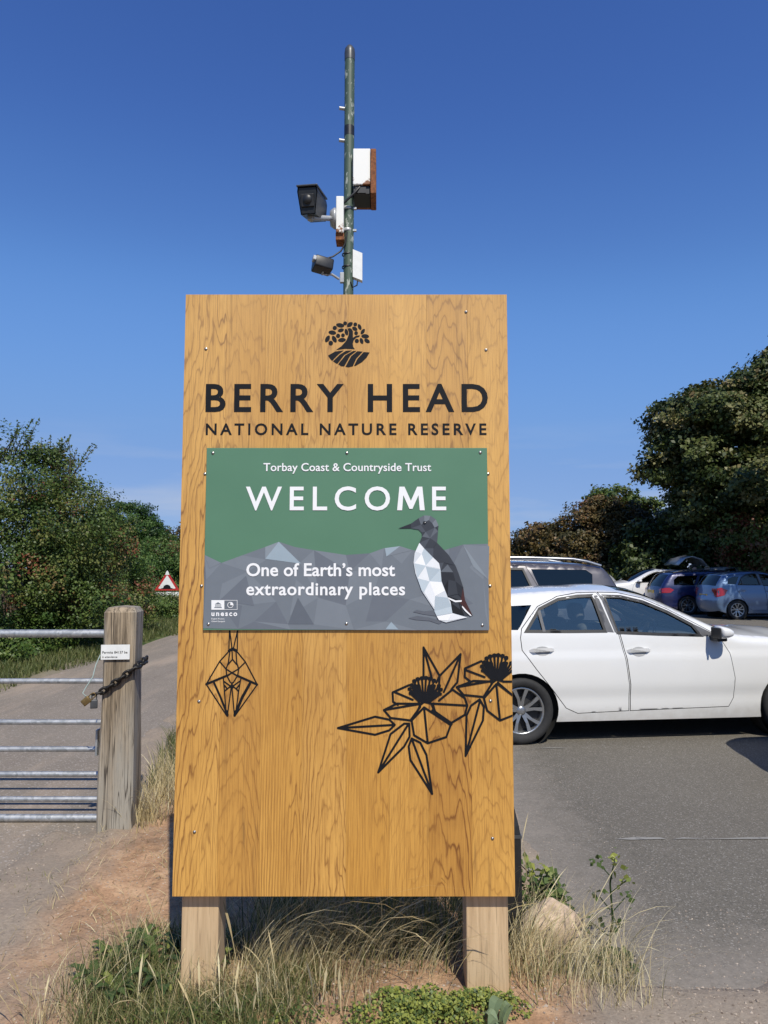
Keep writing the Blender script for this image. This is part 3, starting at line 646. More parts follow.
# ------------------------------------------------------------------ camera pole behind the sign
PY = 5.0
def pw(px, py, Y=PY): return onY(px, py, Y)
xp = pw(347.5, 250).x; ztop = pw(350, 52).z; lean = .012
pole = thing('camera_pole', 'tall green metal pole with flaking paint standing behind the oak sign', 'pole', (xp, PY, 0)); pole.rotation_euler = (0, .002, 0)
mb = MB(); mb.tube([(0, 0, -.1), (0, 0, ztop)], .037, 20); mb.build('shaft', M['pole'], pole)
mb = MB(); mb.lathe([(.0385, ztop-.07), (.0395, ztop-.01), (.036, ztop+.02), (.02, ztop+.045), (0, ztop+.052)], 20); mb.build('cap', M['grey_plastic'], pole)
for py in (109, 141):
    z = pw(345, py).z; mb = MB(); mb.tube([(-.03, 0, z), (-.075, -.01, z)], .013, 10); mb.build('bolt', M['bracket'], pole)
for py in (131,):
    z = pw(345, py).z; mb = MB(); mb.lathe([(.0378, z-.045), (.0378, z+.03)], 20); mb.build('tape_band', M['black_plastic'], pole)

# rusty cabinet, right of the pole
z1, z0 = pw(362, 150).z, pw(362, 201).z; x0, x1 = pw(353.5, 170).x-xp, pw(370.5, 170).x-xp; h_ = (z1-z0)*.86
cab = thing('junction_box', 'white metal box with rust, fixed high on the right of the green pole', 'box', (xp+.03, PY, (z0+z1)/2-.015))
mb = MB(); bx = (x1-x0); cx = (x0+x1)/2-.03
lo = h_*.19
mb.box((cx, .02, lo/2), (bx, .22, h_-lo), bevel=.006)
mb.build('cabinet', M['rusty_white'], cab)
mb = MB(); mb.box((cx, .03, -h_/2+lo/2+.002), (bx*.98, .20, lo), bevel=.004); mb.box((cx-bx*.05, -.072, -h_/2+lo*.5), (bx*.6, .01, lo*.75)); mb.build('open_base', M['black_plastic'], cab)
mb = MB(); mb.box((cx+bx/2+.022, .02, -.01), (.04, .25, h_*1.0), bevel=.005); mb.box((cx, .145, 0), (bx*1.1, .03, h_*.98), bevel=.004); mb.build('door', M['rust'], cab)
mb = MB(); mb.tube([(cx-.01, -.07, -h_/2+.06), (cx-.05, -.09, -h_/2+.0), (-.05, -.07, -h_/2-.06), (-.10, -.06, -h_/2-.09)], .009, 8); mb.build('cable', M['black_plastic'], cab)

# big camera on its arm
pc = pw(322, 205, 4.86); sec = thing('security_camera', 'large black boxy security camera on a grey arm left of the green pole', 'camera', (xp-.04, PY, pw(340, 222).z))
def rel(px, py, Y): p = onY(px, py, Y); return p-Vector(sec.location)
H0 = rel(307, 199, 4.62); H1 = H0+Vector((.045, .34, .075))
ax_ = (H1-H0).normalized(); side = ax_.cross(Vector((0, 0, 1))).normalized(); up = side.cross(ax_)
RT = Matrix((side, ax_, up)).transposed()
T = Matrix.Translation((H0+H1)/2) @ RT.to_4x4()
def hood(hw, y0, y1, zb_, zt_, chin=.0):
    return [(-hw*.93, y0, zt_), (hw*.93, y0, zt_), (hw, y0, zt_-.03), (hw*.72, y0, zb_), (-hw*.72, y0, zb_), (-hw, y0, zt_-.03), (-hw*.93, y1, zt_-.01), (hw*.93, y1, zt_-.01), (hw, y1, zt_-.04), (hw*.8, y1, zb_+.03), (-hw*.8, y1, zb_+.03), (-hw, y1, zt_-.04)]
mb = MB(); mb.add(hood(.070, -.16, .16, -.095, .085), [(0, 6, 7, 1), (1, 7, 8, 2), (2, 8, 9, 3), (3, 9, 10, 4), (4, 10, 11, 5), (5, 11, 6, 0), (6, 11, 10, 9, 8, 7)])
mb.add(hood(.063, -.158, -.14, -.088, .078), [(0, 1, 2, 3, 4, 5)]); mb.v = [tuple(T @ Vector(v)) for v in mb.v]
mb.build('housing', M['black_plastic'], sec)
mb = MB(); mb.box((0, .0, .092), (.146, .34, .012), bevel=.004); mb.v = [tuple(T @ Vector(v)) for v in mb.v]; mb.build('sunshield', M['grey_plastic'], sec)
mb = MB(); mb.box((0, -.163, -.005), (.088, .012, .085), bevel=.004)
mb.v = [tuple(T @ Vector(v)) for v in mb.v]; mb.build('window', M['trim'], sec)
mb = MB(); mb.lathe([(0, 0), (.028, 0), (.034, -.012), (.034, -.02)], 20, mat=T @ Matrix.Translation((0, -.178, 0)) @ Matrix.Rotation(R(90), 4, 'X')); mb.build('lens', M['black_plastic'], sec)
aA = rel(312, 217.5, 4.74); aB = Vector((-.055, -.02, rel(330, 220, PY).z))
mb = MB(); mb.tube([aA+Vector((-.01, 0, .035)), aA+Vector((-.01, 0, -.02))], .022, 12); mb.tube([aA, aB], .019, 12)
mb.lathe([(.0, .0), (.055, 0), (.075, .03), (.075, .045), (0, .045)], 20, mat=Matrix.Translation(aB+Vector((-.03, 0, 0))) @ Matrix.Rotation(R(90), 4, 'Y')); mb.build('arm', M['bracket'], sec)
mb = MB(); mb.box((-.012, -.02, aB.z), (.055, .14, .27), bevel=.006); mb.build('mounting_plate', M['rusty_white'], sec)
mb = MB(); mb.box((-.012, -.01, aB.z-.155), (.06, .12, .05)); mb.build('plate_foot', M['rust'], sec)
for dz in (.08, -.085):
    mb = MB(); mb.lathe([(.0385, -.012), (.042, -.008), (.042, .008), (.0385, .012)], 20, mat=Matrix.Translation((.04, 0, aB.z+dz))); mb.box((.04+.05, -.01, aB.z+dz), (.03, .02, .014)); mb.build('clamp', M['bracket'], sec)

# small camera lower down
sc2 = thing('security_camera', 'small black security camera on a short bracket just above the oak sign', 'camera', (xp-.04, PY, pw(340, 268).z))
def rel2(px, py, Y): return onY(px, py, Y)-Vector(sc2.location)
Q = rel2(322.5, 265.5, 4.9)
mb = MB(); mb.box(Q, (.135, .12, .085), rot=Euler((R(-4), R(8), R(20))), bevel=.012, seg=3); mb.build('housing', M['black_plastic'], sc2)
mb = MB(); mb.box(Q+Vector((-.03, -.045, .022)), (.075, .05, .035), rot=Euler((R(-4), R(8), R(20))), bevel=.006, seg=2); mb.build('lens_hood', M['bracket'], sc2)
mb = MB(); b0 = rel2(322, 274, 4.92); mb.tube([Q+Vector((.01, 0, -.03)), b0, rel2(332, 274.5, 4.96), rel2(339, 279, 4.99)], .0095, 8); mb.box(rel2(342, 278, 4.99), (.03, .03, .075), bevel=.004); mb.build('bracket', M['bracket'], sc2)
mb = MB(); mb.tube([rel2(323, 259.5, 4.9), rel2(333, 256.5, 4.93), rel2(341, 251, 4.96), rel2(345.5, 243, 4.955), rel2(347, 232, 4.955)], .006, 8); mb.build('cable', M['black_plastic'], sc2)

# white antenna
ant = thing('antenna_panel', 'slim white antenna panel strapped to the right of the green pole above the sign', 'antenna', (xp+.04, PY, pw(355, 266).z))
a0, a1 = pw(351, 251).z-ant.location.z, pw(351, 281).z-ant.location.z
V = [(0, -.03, a0), (.068, -.01, a0-.02), (.068, -.01, a1), (0, -.03, a1+.02)]
mb = MB(); mb.add(V+[(x, y+.05, z) for x, y, z in V], [(0, 1, 2, 3), (7, 6, 5, 4), (0, 4, 5, 1), (1, 5, 6, 2), (2, 6, 7, 3), (3, 7, 4, 0)]); mb.build('panel', M['white_plastic'], ant)
for z in (a0-.03, a1+.10):
    mb = MB(); mb.lathe([(.0382, -.006), (.041, -.004), (.041, .004), (.0382, .006)], 20, mat=Matrix.Translation((-.04, 0, z))); mb.build('strap', M['black_plastic'], ant)
mb = MB(); mb.tube([(.035, 0, a1), (.03, -.02, a1-.04), (0, -.03, a1-.06), (-.015, -.035, a1-.02)], .005, 8); mb.build('cable', M['black_plastic'], ant)

# ------------------------------------------------------------------ gate post, gate, chain
GX, GY, GR = -1.638, 4.515, R(5)
gp = thing('gate_post', 'weathered square timber gate post with a chain wrapped round it', 'post', (GX, GY, 0), GR)
mb = MB(); hw = .104; rings_ = []
for i, z in enumerate([-.2, .1, .3, .5, .7, .9, 1.1, 1.25, 1.345]):
    ww = hw+.004*math.sin(z*5)-(.002*i*.5)
    rings_ += [(-ww+.012, -ww, z), (ww-.012, -ww, z), (ww, -ww+.012, z), (ww, ww-.012, z), (ww-.012, ww, z), (-ww+.012, ww, z), (-ww, ww-.012, z), (-ww, -ww+.012, z)]
k = 9
mb.add(rings_, [(i*8+j, i*8+(j+1) % 8, i*8+8+(j+1) % 8, i*8+8+j) for i in range(k-1) for j in range(8)])
top = rings_[-8:]; mb.add(top+[(x*.8, y*.8, 1.375) for x, y, z in top]+[(.01, .0, 1.385)], [(j, (j+1) % 8, 8+(j+1) % 8, 8+j) for j in range(8)]+[(8+j, 8+(j+1) % 8, 16) for j in range(8)])
mb.build('timber', M['gate_post'], gp)
# enamel plate with two printed lines
plz = 1.105
mb = MB(); mb.box((-.018, -hw-.004, plz), (.172, .004, .09), bevel=.0008, seg=1); plate = mb.build('notice_plate', M['white_plastic'], gp)
def small_text(body, x, z, cap, wid, y, parent, mat, name='lettering', rot=None):
    c = bpy.data.curves.new('t', 'FONT'); c.body = body; c.resolution_u = 3; c.offset = .01; o = bpy.data.objects.new('t', c); COL.objects.link(o)
    dg = bpy.context.evaluated_depsgraph_get(); me = bpy.data.meshes.new_from_object(o.evaluated_get(dg)); v = np.array([tuple(q.co) for q in me.vertices]); bpy.data.objects.remove(o)
    sx = wid/(v[:, 0].max()-v[:, 0].min()); sz = cap/.7
    mb = MB(); mb.add([(x+(p[0]-v[:, 0].min())*sx, y, z+p[1]*sz) for p in v], [tuple(p.vertices) for p in me.polygons]); return mb.build(name, mat, parent, recalc=False)
small_text('Permits 84137 be', -.095, plz-.008, .015, .150, -hw-.0068, plate, M['ink'])
small_text('in attendance', -.095, plz-.034, .012, .09, -hw-.0068, plate, M['ink'])

GTY = 4.67
gate = thing('field_gate', 'galvanised steel seven-bar gate closing off the lane', 'gate', (GX-.05, GTY, 0))
L_ = 3.45; zs = [max(.03, onY(60, y, GTY).z) for y in (633.5, 681, 722, 749, 774, 799, 827)]
for i, z in enumerate(zs):
    r = .026 if i == 0 else (.024 if i == 6 else .017)
    mb = MB(); mb.tube([(-L_, 0, z), (0.02, 0, z)], r, 14); mb.build('rail', M['galv'], gate)
for x in (-L_, .02):
    mb = MB(); mb.tube([(x, .0, zs[0]+.02), (x, .0, zs[-1]-.02)], .026, 14); mb.build('stile', M['galv'], gate)
mb = MB(); mb.tube([(-L_+.05, .03, zs[-1]), (-1.75, .03, zs[0])], .016, 10); mb.build('brace', M['galv'], gate)
mb = MB(); mb.box((-.11, -.075, zs[3]+.07), (.014, .12, .16), bevel=.003); mb.build('latch', M['galv'], gate)
hp = thing('gate_post', 'timber hanging post at the far left end of the steel gate', 'post', (GX-L_-.22, GTY, 0)); mb = MB(); mb.box((0, 0, .65), (.2, .2, 1.6), bevel=.012); mb.build('timber', M['gate_post'], hp)

def chain(path, link_l, r):
    mb = MB(); P = [Vector(p) for p in path]; d = [0]
    for a, b_ in zip(P, P[1:]): d.append(d[-1]+(b_-a).length)
    n = int(d[-1]/(link_l*.72))
    def at(s):
        for i in range(len(P)-1):
            if s <= d[i+1]: return P[i].lerp(P[i+1], (s-d[i])/(d[i+1]-d[i])), (P[i+1]-P[i]).normalized()
        return P[-1], (P[-1]-P[-2]).normalized()
    for k in range(n):
        c, t = at((k+.5)*d[-1]/n); s1 = t.cross(Vector((0, 1, .3))).normalized(); s2 = t.cross(s1)
        u = s1 if k % 2 else s2; u = (u+(s2 if k % 2 else s1)*.35).normalized()
        loop = [c+t*math.cos(g)*link_l/2*(1 if abs(math.cos(g)) > .3 else 1)+u*math.sin(g)*link_l*.30 for g in np.linspace(0, 2*math.pi, 13)]
        mb.tube(loop, r, 6, caps=False)
    return mb
cr_, sr_ = math.cos(GR), math.sin(GR)
def gpl(x, y, z): return (GX+x*cr_-y*sr_, GY+x*sr_+y*cr_, z)
ch = chain([gpl(-hw-.03, -hw-.02, .855), gpl(-hw+.01, -hw-.02, .865), gpl(0, -hw-.02, .93), gpl(hw+.008, -hw-.018, 1.015), gpl(hw+.02, 0, 1.03), gpl(hw+.012, hw+.02, 1.035)], .058, .0088)
cht = thing('chain', 'dark rusty chain and padlocks looped round the weathered gate post', 'chain', gpl(-hw, -hw, .9))
o = ch.build('links', M['chain'], cht)
for v in o.data.vertices: v.co -= cht.location
def padlock(c, rot, mat):
    mb = MB(); mb.box((0, 0, -.045), (.042, .018, .052), bevel=.005, seg=3)
    mb.tube([(-.013, 0, -.02), (-.013, 0, .008)]+[(-.013*math.cos(t), 0, .008+.013*math.sin(t)) for t in np.linspace(.4, 2.7, 5)]+[(.013, 0, .008), (.013, 0, -.02)], .0038, 8)
    o = mb.build('padlock', mat, cht); o.location = Vector(c)-cht.location; o.rotation_euler = rot; return o
padlock(gpl(-hw-.022, -hw-.035, .845), (0, 0, R(20)), M['grey_plastic']); padlock(gpl(-hw-.03, -hw-.045, .85), (0, R(50), R(10)), M['brass'])
mb = MB(); mb.tube([gpl(-hw-.002, -hw-.006, 1.09), gpl(-hw-.025, -hw-.012, 1.03), gpl(-hw-.04, -hw-.012, .96), gpl(-hw-.075, -hw-.02, .90), gpl(-hw-.095, -hw-.02, .865), gpl(-hw-.075, -hw-.03, .846), gpl(-hw-.03, -hw-.03, .85)], .0035, 6)
o = mb.build('cord', pm('pale_cord', (.38, .47, .44), .6)); tag(o, 'thin pale blue-green cord hanging beside the notice plate on the gate post', 'cord')

# ------------------------------------------------------------------ road hump warning sign on the far verge
WY = 24.0; wx = onY(167, 590, WY).x
ws = thing('warning_sign', 'red-bordered triangular road hump sign on the verge by the hedge', 'road sign', (wx, WY, 0), R(4))
zA, zB = onY(167, 571, WY).z, onY(167, 590.5, WY).z; hwid = (onY(180, 590, WY).x-onY(155, 590, WY).x)/2
def tri(k, ro=.06):
    cx_, cz_ = 0, zB+(zA-zB)/3; P = [Vector((-hwid, zB)), Vector((hwid, zB)), Vector((0, zA))]; o_ = []
    for i in range(3):
        p, a, b_ = P[i], P[i-1], P[(i+1) % 3]; d1, d2 = (a-p).normalized(), (b_-p).normalized()
        for t in np.linspace(0, 1, 5): q_ = p+d1*ro*(1-t)**2+d2*ro*t**2; o_.append((cx_+(q_.x-cx_)*k, cz_+(q_.y-cz_)*k))
    return o_
toY = lambda y0: (lambda x, z, d: (x, y0-d, z))
red = pm('sign_red', (.42, .03, .03), .45, var=.1)
mb = MB(); mb.prism(tri(1), .012, 0, toY(0)); mb.prism(tri(.70), .0015, 1, toY(-.0135))
cxz = zB+(zA-zB)/3; hb = cxz+(zB-cxz)*.62
hump = [(-hwid*.44, hb)]+[(hwid*.30*math.cos(t), hb+.115*math.sin(t)) for t in np.linspace(math.pi, 0, 11)]+[(hwid*.44, hb), (hwid*.44, hb-.03), (-hwid*.44, hb-.03)]
mb.prism(hump, .0015, 2, toY(-.0165)); mb.build('triangle_plate', [red, M['white_plastic'], M['ink']], ws)
mb = MB(); mb.prism([(-.07, zA-.13), (.07, zA-.13), (.04, zA-.03), (0, zA+.02), (-.04, zA-.03)], .002, 0, toY(-.0165)); mb.build('apex_patch', M['white_plastic'], ws)
mb = MB(); mb.box((0, -.006, zB-.22), (hwid*1.9, .012, .34), bevel=.003); sp = mb.build('supplementary_plate', M['white_plastic'], ws)
small_text('Humps for', -.24, zB-.20, .075, .48, -.0145, sp, M['ink']); small_text('1/2 mile', -.18, zB-.34, .075, .36, -.0145, sp, M['ink'])
mb = MB(); mb.tube([(0, .035, -.1), (0, .035, zA-.1)], .03, 12); mb.build('pole', M['galv'], ws)

# ------------------------------------------------------------------ cars
def catmull(P, n=5):
    P = [np.array(p, float) for p in P]; o_ = []
    for i in range(len(P)-1):
        a, b_, c_, d_ = P[max(i-1, 0)], P[i], P[i+1], P[min(i+2, len(P)-1)]
        la = np.linalg.norm(c_-b_)
        m1 = (c_-a)/max(np.linalg.norm(c_-a), 1e-6)*la; m2 = (d_-b_)/max(np.linalg.norm(d_-b_), 1e-6)*la
        for k in range(n):
            t = k/n; o_.append((2*t**3-3*t*t+1)*b_+(t**3-2*t*t+t)*m1+(-2*t**3+3*t*t)*c_+(t**3-t*t)*m2)
    o_.append(P[-1]); return np.array(o_)
def inside(P, poly):
    x, y = P[:, 0], P[:, 1]; r = np.zeros(len(P), bool); q = poly; j = len(q)-1
    for i in range(len(q)):
        c = ((q[i][1] > y) != (q[j][1] > y)) & (x < (q[j][0]-q[i][0])*(y-q[i][1])/(q[j][1]-q[i][1]+1e-12)+q[i][0]); r ^= c; j = i
    return r
def inset(poly, d):
    P = np.array(poly, float); n = len(P); A = 0
    for i in range(n): A += P[i][0]*P[(i+1) % n][1]-P[(i+1) % n][0]*P[i][1]
    sg = 1 if A > 0 else -1; o_ = []
    for i in range(n):
        t1 = P[i]-P[i-1]; t2 = P[(i+1) % n]-P[i]; t1 /= np.linalg.norm(t1)+1e-9; t2 /= np.linalg.norm(t2)+1e-9
        n1 = np.array([-t1[1], t1[0]])*sg; n2 = np.array([-t2[1], t2[0]])*sg; m = n1+n2; l = np.linalg.norm(m)
        m = m/l if l > 1e-6 else n1; o_.append(P[i]+m*d/max(.45, m @ n1))
    return np.array(o_)

class Car:
    def __init__(s, name, label, paint, L, Wd, sil, ax, wr, doors, qglass=(), belt=1.0, tint='glass', group='parked cars', fine=1):
        s.fine = fine
        s.p = paint; s.L = L; s.hw = Wd/2; s.belt = belt
        s.root = thing(name, label, 'car', group=group)
        s.pts = [(p[0], p[1]) for p in sil]; s.tags = [p[2] for p in sil]; s.sub = 5
        s.sil = catmull(s.pts, s.sub); s.H = s.sil[:, 1].max(); s.ax = ax; s.wr = wr
        s.glass = M[tint]; s.doors = doors; s.q = qglass
    def dist(s, P):
        A, B = s.sil[:-1], s.sil[1:]; d = B-A; l2 = (d*d).sum(1)+1e-12
        t = np.clip(((P[:, None]-A[None])*d[None]).sum(2)/l2, 0, 1); q = A[None]+t[..., None]*d[None]
        return np.sqrt(((P[:, None]-q)**2).sum(2)).min(1)
    def W(s, P):
        P = np.atleast_2d(np.array(P, float)); x, z = P[:, 0], P[:, 1]
        u = np.abs(x-s.L/2)/(s.L/2); w = s.hw*(1-.13*u**5)
        b = s.belt
        low = 1-.05*np.clip((.55-z)/.35, 0, 1.3)**2
        mid = 1-.035*np.clip((z-.60)/(b-.60), 0, 1)**2
        w = w*low*mid
        w = w-.010*smoothstep(b-.20, b-.16, z)*smoothstep(.3, .6, x)          # crease under the windows
        w = w-.011*np.exp(-((z-.42)/.07)**2)                                   # hollow above the sill
        w = w-np.clip(z-b, 0, 1)*.33
        r = .075; d = s.dist(P); t = np.clip(1-d/r, 0, 1); return w-r*(1-np.sqrt(np.clip(1-t*t, 0, 1)))
    def panel(s, name, outer, holes, mat, off=0, parent=None, side=-1, step=.065, near=True):
        step *= s.fine; outer = np.array(outer, float); lo, hi = outer.min(0), outer.max(0)
        g = np.stack(np.meshgrid(np.arange(lo[0]+step/2, hi[0], step), np.arange(lo[1]+step/2, hi[1], step)), -1).reshape(-1, 2)
        if near:
            seg = np.diff(s.sil, axis=0); nn = np.stack([seg[:, 1], -seg[:, 0]], 1); nn /= np.linalg.norm(nn, axis=1)[:, None]+1e-9
            m = (s.sil[:-1]+s.sil[1:])/2
            g = np.concatenate([g]+[m+nn*k for k in (.006, .02, .042)])
        ok = inside(g, outer)
        ok2 = np.ones(len(g), bool)
        for h in holes: ok2 &= ~inside(g, h)
        g = g[ok & ok2]
        loops = [outer]+[np.array(h, float) for h in holes]; V = []; Ed = []
        for lp in loops:
            dens = []
            for i in range(len(lp)):
                a, b_ = lp[i], lp[(i+1) % len(lp)]; k = max(1, int(np.linalg.norm(b_-a)/step))
                dens += [a+(b_-a)*t/k for t in range(k)]
            n0 = len(V); V += dens; Ed += [(n0+i, n0+(i+1) % len(dens)) for i in range(len(dens))]
        B = np.array(V)
        if len(g): g = g[np.sqrt(((g[:, None]-B[None])**2).sum(2)).min(1) > .004]
        V = [Vector(v) for v in V]+[Vector(v) for v in g]
        vo, _, fo, _, _, _ = delaunay_2d_cdt(V, Ed, [], 0, 1e-5)
        P = np.array([tuple(v) for v in vo]); F = np.array([f for f in fo if len(f) == 3]); c = P[F].mean(1)
        k = inside(c, outer)
        for h in holes: k &= ~inside(c, h)
        F = F[k]; w = s.W(P)+off; mb = MB()
        mb.add([(p[0], side*ww, p[1]) for p, ww in zip(P, w)], [tuple(f) for f in F], 0, True)
        o = mb.build(name, mat, parent or s.root); return o
    def build(s):
        sil = s.sil; r_ = s.wr*1.13; bot = []
        zb_ = .20
        for axx in (s.ax[1], s.ax[0]):
            t0 = math.asin(max(-1, min(1, (zb_-s.wr)/r_)))
            bot += [(axx+r_*math.cos(t), s.wr+r_*math.sin(t)) for t in np.linspace(t0, math.pi-t0, 22)]
        outline = np.concatenate([sil, np.array(bot)])
        outline = outline[np.concatenate([[True], np.linalg.norm(np.diff(outline, axis=0), axis=1) > 1e-4])]
        s.outline = outline
        for side in (-1, 1):
            holes = [inset(d['out'], -.003) for d in s.doors]+[q['out'] for q in s.q]
            s.panel('side_panel', outline, holes, s.p, 0, side=side)
            for d in s.doors:
                dr = s.panel('door', inset(d['out'], .0035), [d['win']], s.p, .002, side=side)
                s.panel('window', inset(d['win'], -.004), [], s.glass, -.012, dr, side, step=.12, near=False)
                if d.get('trim'): s.panel('window_trim', inset(d['win'], -.016), [inset(d['win'], .012)], M['trim'], .0035, dr, side, step=.1, near=False)
                for bl in d.get('black', ()): s.panel('pillar_trim', bl, [], M['pillar'], .004, dr, side, step=.1, near=False)
                hx, hz = d['handle']; wv = float(s.W([(hx, hz)])[0]); mb = MB()
                mb.add([(hx-.11, side*(wv-.001), hz+.006), (hx-.075, side*(wv+.030), hz+.024), (hx+.095, side*(wv+.032), hz+.028), (hx+.135, side*(wv-.001), hz+.014), (hx+.135, side*(wv-.001), hz-.006), (hx+.095, side*(wv+.030), hz-.006), (hx-.075, side*(wv+.028), hz-.012), (hx-.11, side*(wv-.001), hz-.012)], [(0, 1, 2, 3, 4, 5, 6, 7), (0, 1, 6, 7), (1, 2, 5, 6), (2, 3, 4, 5)])
                b_ = mb.build('handle', s.p, dr)
                s.panel('handle_shade', [(hx+.075*math.cos(t)+.015, hz-.004+.042*math.sin(t)) for t in np.linspace(0, 2*math.pi, 17)[:-1]], [], M['cup_shade'], .0045, dr, side, step=.05, near=False)  # flat grey oval: the shade of a handle recess put into colour
            for q in s.q:
                s.panel('quarter_window', q['out'], [], M[q.get('mat', 'dark_glass')], -.006, None, side, step=.12, near=False)
            # dark liner added behind the shuts to stop light leaks, and in the arches
            lin = np.array([(p[0], p[1]) for p in sil if True]+[(s.L*.96, .22), (s.L*.04, .22)]); lin = inset(lin, .03)
            s.panel('liner', lin, [inset(d['win'], -.01) for d in s.doors]+[inset(q['out'], -.01) for q in s.q if q.get('see')], M['gap'], -.09, None, side, step=.15, near=False)
            for axx in s.ax:
                mb = MB(); mb.lathe([(r_*1.0, 0), (r_*1.0, .2), (0, .2)], 28, mat=Matrix.Translation((axx, side*(s.hw-.06), s.wr)) @ Matrix.Rotation(R(90 if side < 0 else -90), 4, 'X') @ Matrix.Rotation(R(180), 4, 'X')); mb.build('wheel_arch', M['gap'], s.root)
                s.wheel(axx, side)
        s.top()
        mb = MB(); mb.box((s.L/2, 0, .23), (s.L*.9, s.hw*1.7, .03)); mb.build('floor_pan', M['gap'], s.root)
        return s
    def wheel(s, x, side):
        r = s.wr; T = Matrix.Translation((x, side*(s.hw-.035), r)) @ Matrix.Rotation(R(90 if side < 0 else -90), 4, 'X')
        # local +z points outwards
        mb = MB(); ri = r*.70
        mb.lathe([(ri*1.02, -.012), (ri*.97, -.004), (ri*.92, -.012), (ri*.90, -.06), (ri*.90, -.14)], 40, 0, T)
        mb.lathe([(ri*.9, -.075), (0, -.075)], 30, 1, T)
        for k in range(5):
            for dd in (-17, 17):
                a = R(k*72+dd+20); b_ = R(k*72+dd*.45+20); n_ = []
                for rad, hwid, z, ang in ((ri*.14, .018, -.028, b_), (ri*.55, .0125, -.016, (a+b_)/2), (ri*.95, .018, -.010, a)):
                    cx_, cy_ = rad*math.cos(ang), rad*math.sin(ang); tx, ty = -math.sin(ang), math.cos(ang)
                    n_ += [(cx_+tx*hwid, cy_+ty*hwid, z), (cx_-tx*hwid, cy_-ty*hwid, z), (cx_-tx*hwid*.7, cy_-ty*hwid*.7, z-.035), (cx_+tx*hwid*.7, cy_+ty*hwid*.7, z-.035)]
                mb.add([T @ Vector(v) for v in n_], [(i*4+j, i*4+(j+1) % 4, i*4+4+(j+1) % 4, i*4+4+j) for i in range(2) for j in range(4)], 0)
        mb.lathe([(ri*.20, -.03), (ri*.19, -.018), (ri*.10, -.014), (0, -.014)], 20, 0, T)
        wo = mb.build('wheel', [M['alloy'], M['rim_dark']], s.root)
        mb = MB(); mb.lathe([(ri*1.0, -.015), (ri*1.04, .004), (r*.86, .016), (r*.955, .008), (r*.99, -.02), (r, -.06), (r, -.13), (r*.985, -.165), (r*.9, -.19), (ri, -.17)], 44, 0, T); mb.build('tyre', M['rubber'], wo)
    def top(s):
        fr = np.array([-1, -.96, -.90, -.84, -.6, -.3, 0, .3, .6, .84, .90, .96, 1.]); nc = len(fr)
        W = s.W(s.sil); n = len(s.sil); V = np.zeros((n, nc, 3))
        t = np.gradient(s.sil, axis=0); nn = np.stack([-t[:, 1], t[:, 0]], 1); nn /= np.linalg.norm(nn, axis=1)[:, None]+1e-9
        crown = {'bump': .14, 'tail': .08, 'rglass': .07, 'roof': .028, 'wscreen': .09, 'bonnet': .05, 'front': .20}
        cw = np.array([crown[s.tags[min(i//s.sub, len(s.tags)-1)]] for i in range(n)], float)
        k = np.ones(9)/9; cw = np.convolve(np.pad(cw, 4, mode='edge'), k, 'valid')
        for j, f in enumerate(fr):
            off = cw*(1-abs(f)**2.2); V[:, j, 0] = s.sil[:, 0]+nn[:, 0]*off; V[:, j, 2] = s.sil[:, 1]+nn[:, 1]*off; V[:, j, 1] = W*f
        names = {'bump': ('rear_bumper', s.p), 'tail': ('tailgate', s.p), 'rglass': ('rear_window', s.glass), 'roof': ('roof', s.p), 'wscreen': ('windscreen', s.glass), 'bonnet': ('bonnet', s.p), 'front': ('front_bumper', s.p)}
        s.V = V
        i = 0
        while i < n-1:
            tg = s.tags[i//s.sub]; j = i
            while j < n-1 and s.tags[min(j//s.sub, len(s.tags)-1)] == tg: j += 1
            nm, mt = names[tg]; gl = tg in ('rglass', 'wscreen')
            mb = MB()
            def grid(a, b_, c0, c1, mi, dz=0):
                vv = V[a:b_+1, c0:c1+1].copy()
                if dz: vv[..., 0] += nn[a:b_+1, None, 0]*dz; vv[..., 2] += nn[a:b_+1, None, 1]*dz
                h, w_ = vv.shape[:2]
                mb.add(vv.reshape(-1, 3), [(p*w_+q, p*w_+q+1, (p+1)*w_+q+1, (p+1)*w_+q) for p in range(h-1) for q in range(w_-1)], mi, True)
            if gl:
                grid(i, j, 2, nc-3, 0, -.004); o = mb.build(nm, [mt], s.root)
                mb = MB(); grid(i, j, 0, 2, 0); grid(i, j, nc-3, nc-1, 0); mb.build('pillar', s.p, s.root)
            else:
                grid(i, j, 0, nc-1, 0); o = mb.build(nm, [mt], s.root)
            i = j
    def place(s, x, y, heading, lx=0, z=.004):
        """put the near-side point at length lx on world (x,y)"""
        c, sn = math.cos(heading), math.sin(heading); s.root.rotation_euler = (0, 0, heading)
        ly = -s.hw if abs(heading) < 1.6 else s.hw
        s.root.location = (x-(lx*c-ly*sn), y-(lx*sn+ly*c), z); return s
    def mirror(s, x, z, mat=None):
        for side in (-1, 1):
            wv = float(s.W([(x, z)])[0]); b = bmesh.new(); bmesh.ops.create_icosphere(b, subdivisions=3, radius=1)
            for v in b.verts:
                c = v.co; u = c.copy()
                e = lambda q, p: math.copysign(abs(q)**p, q)
                v.co = Vector((e(u.x, .7)*(.055 if u.x < 0 else .095)-.012*u.z, e(u.y, .8)*.09, e(u.z, .75)*(.056-.022*u.x)))
            mb = MB(); mb.bm(b, 0, True, Matrix.Translation((x, side*(wv+.135), z+.055)))
            o = mb.build('mirror', mat or s.p, s.root)
            mb = MB(); mb.box((x-.002, side*(wv+.06), z-.012), (.10, .16, .04), bevel=.012, seg=3); mb.box((x-.062, side*(wv+.135), z+.05), (.02, .15, .10), bevel=.008); mb.build('mirror_foot', M['trim'], o)
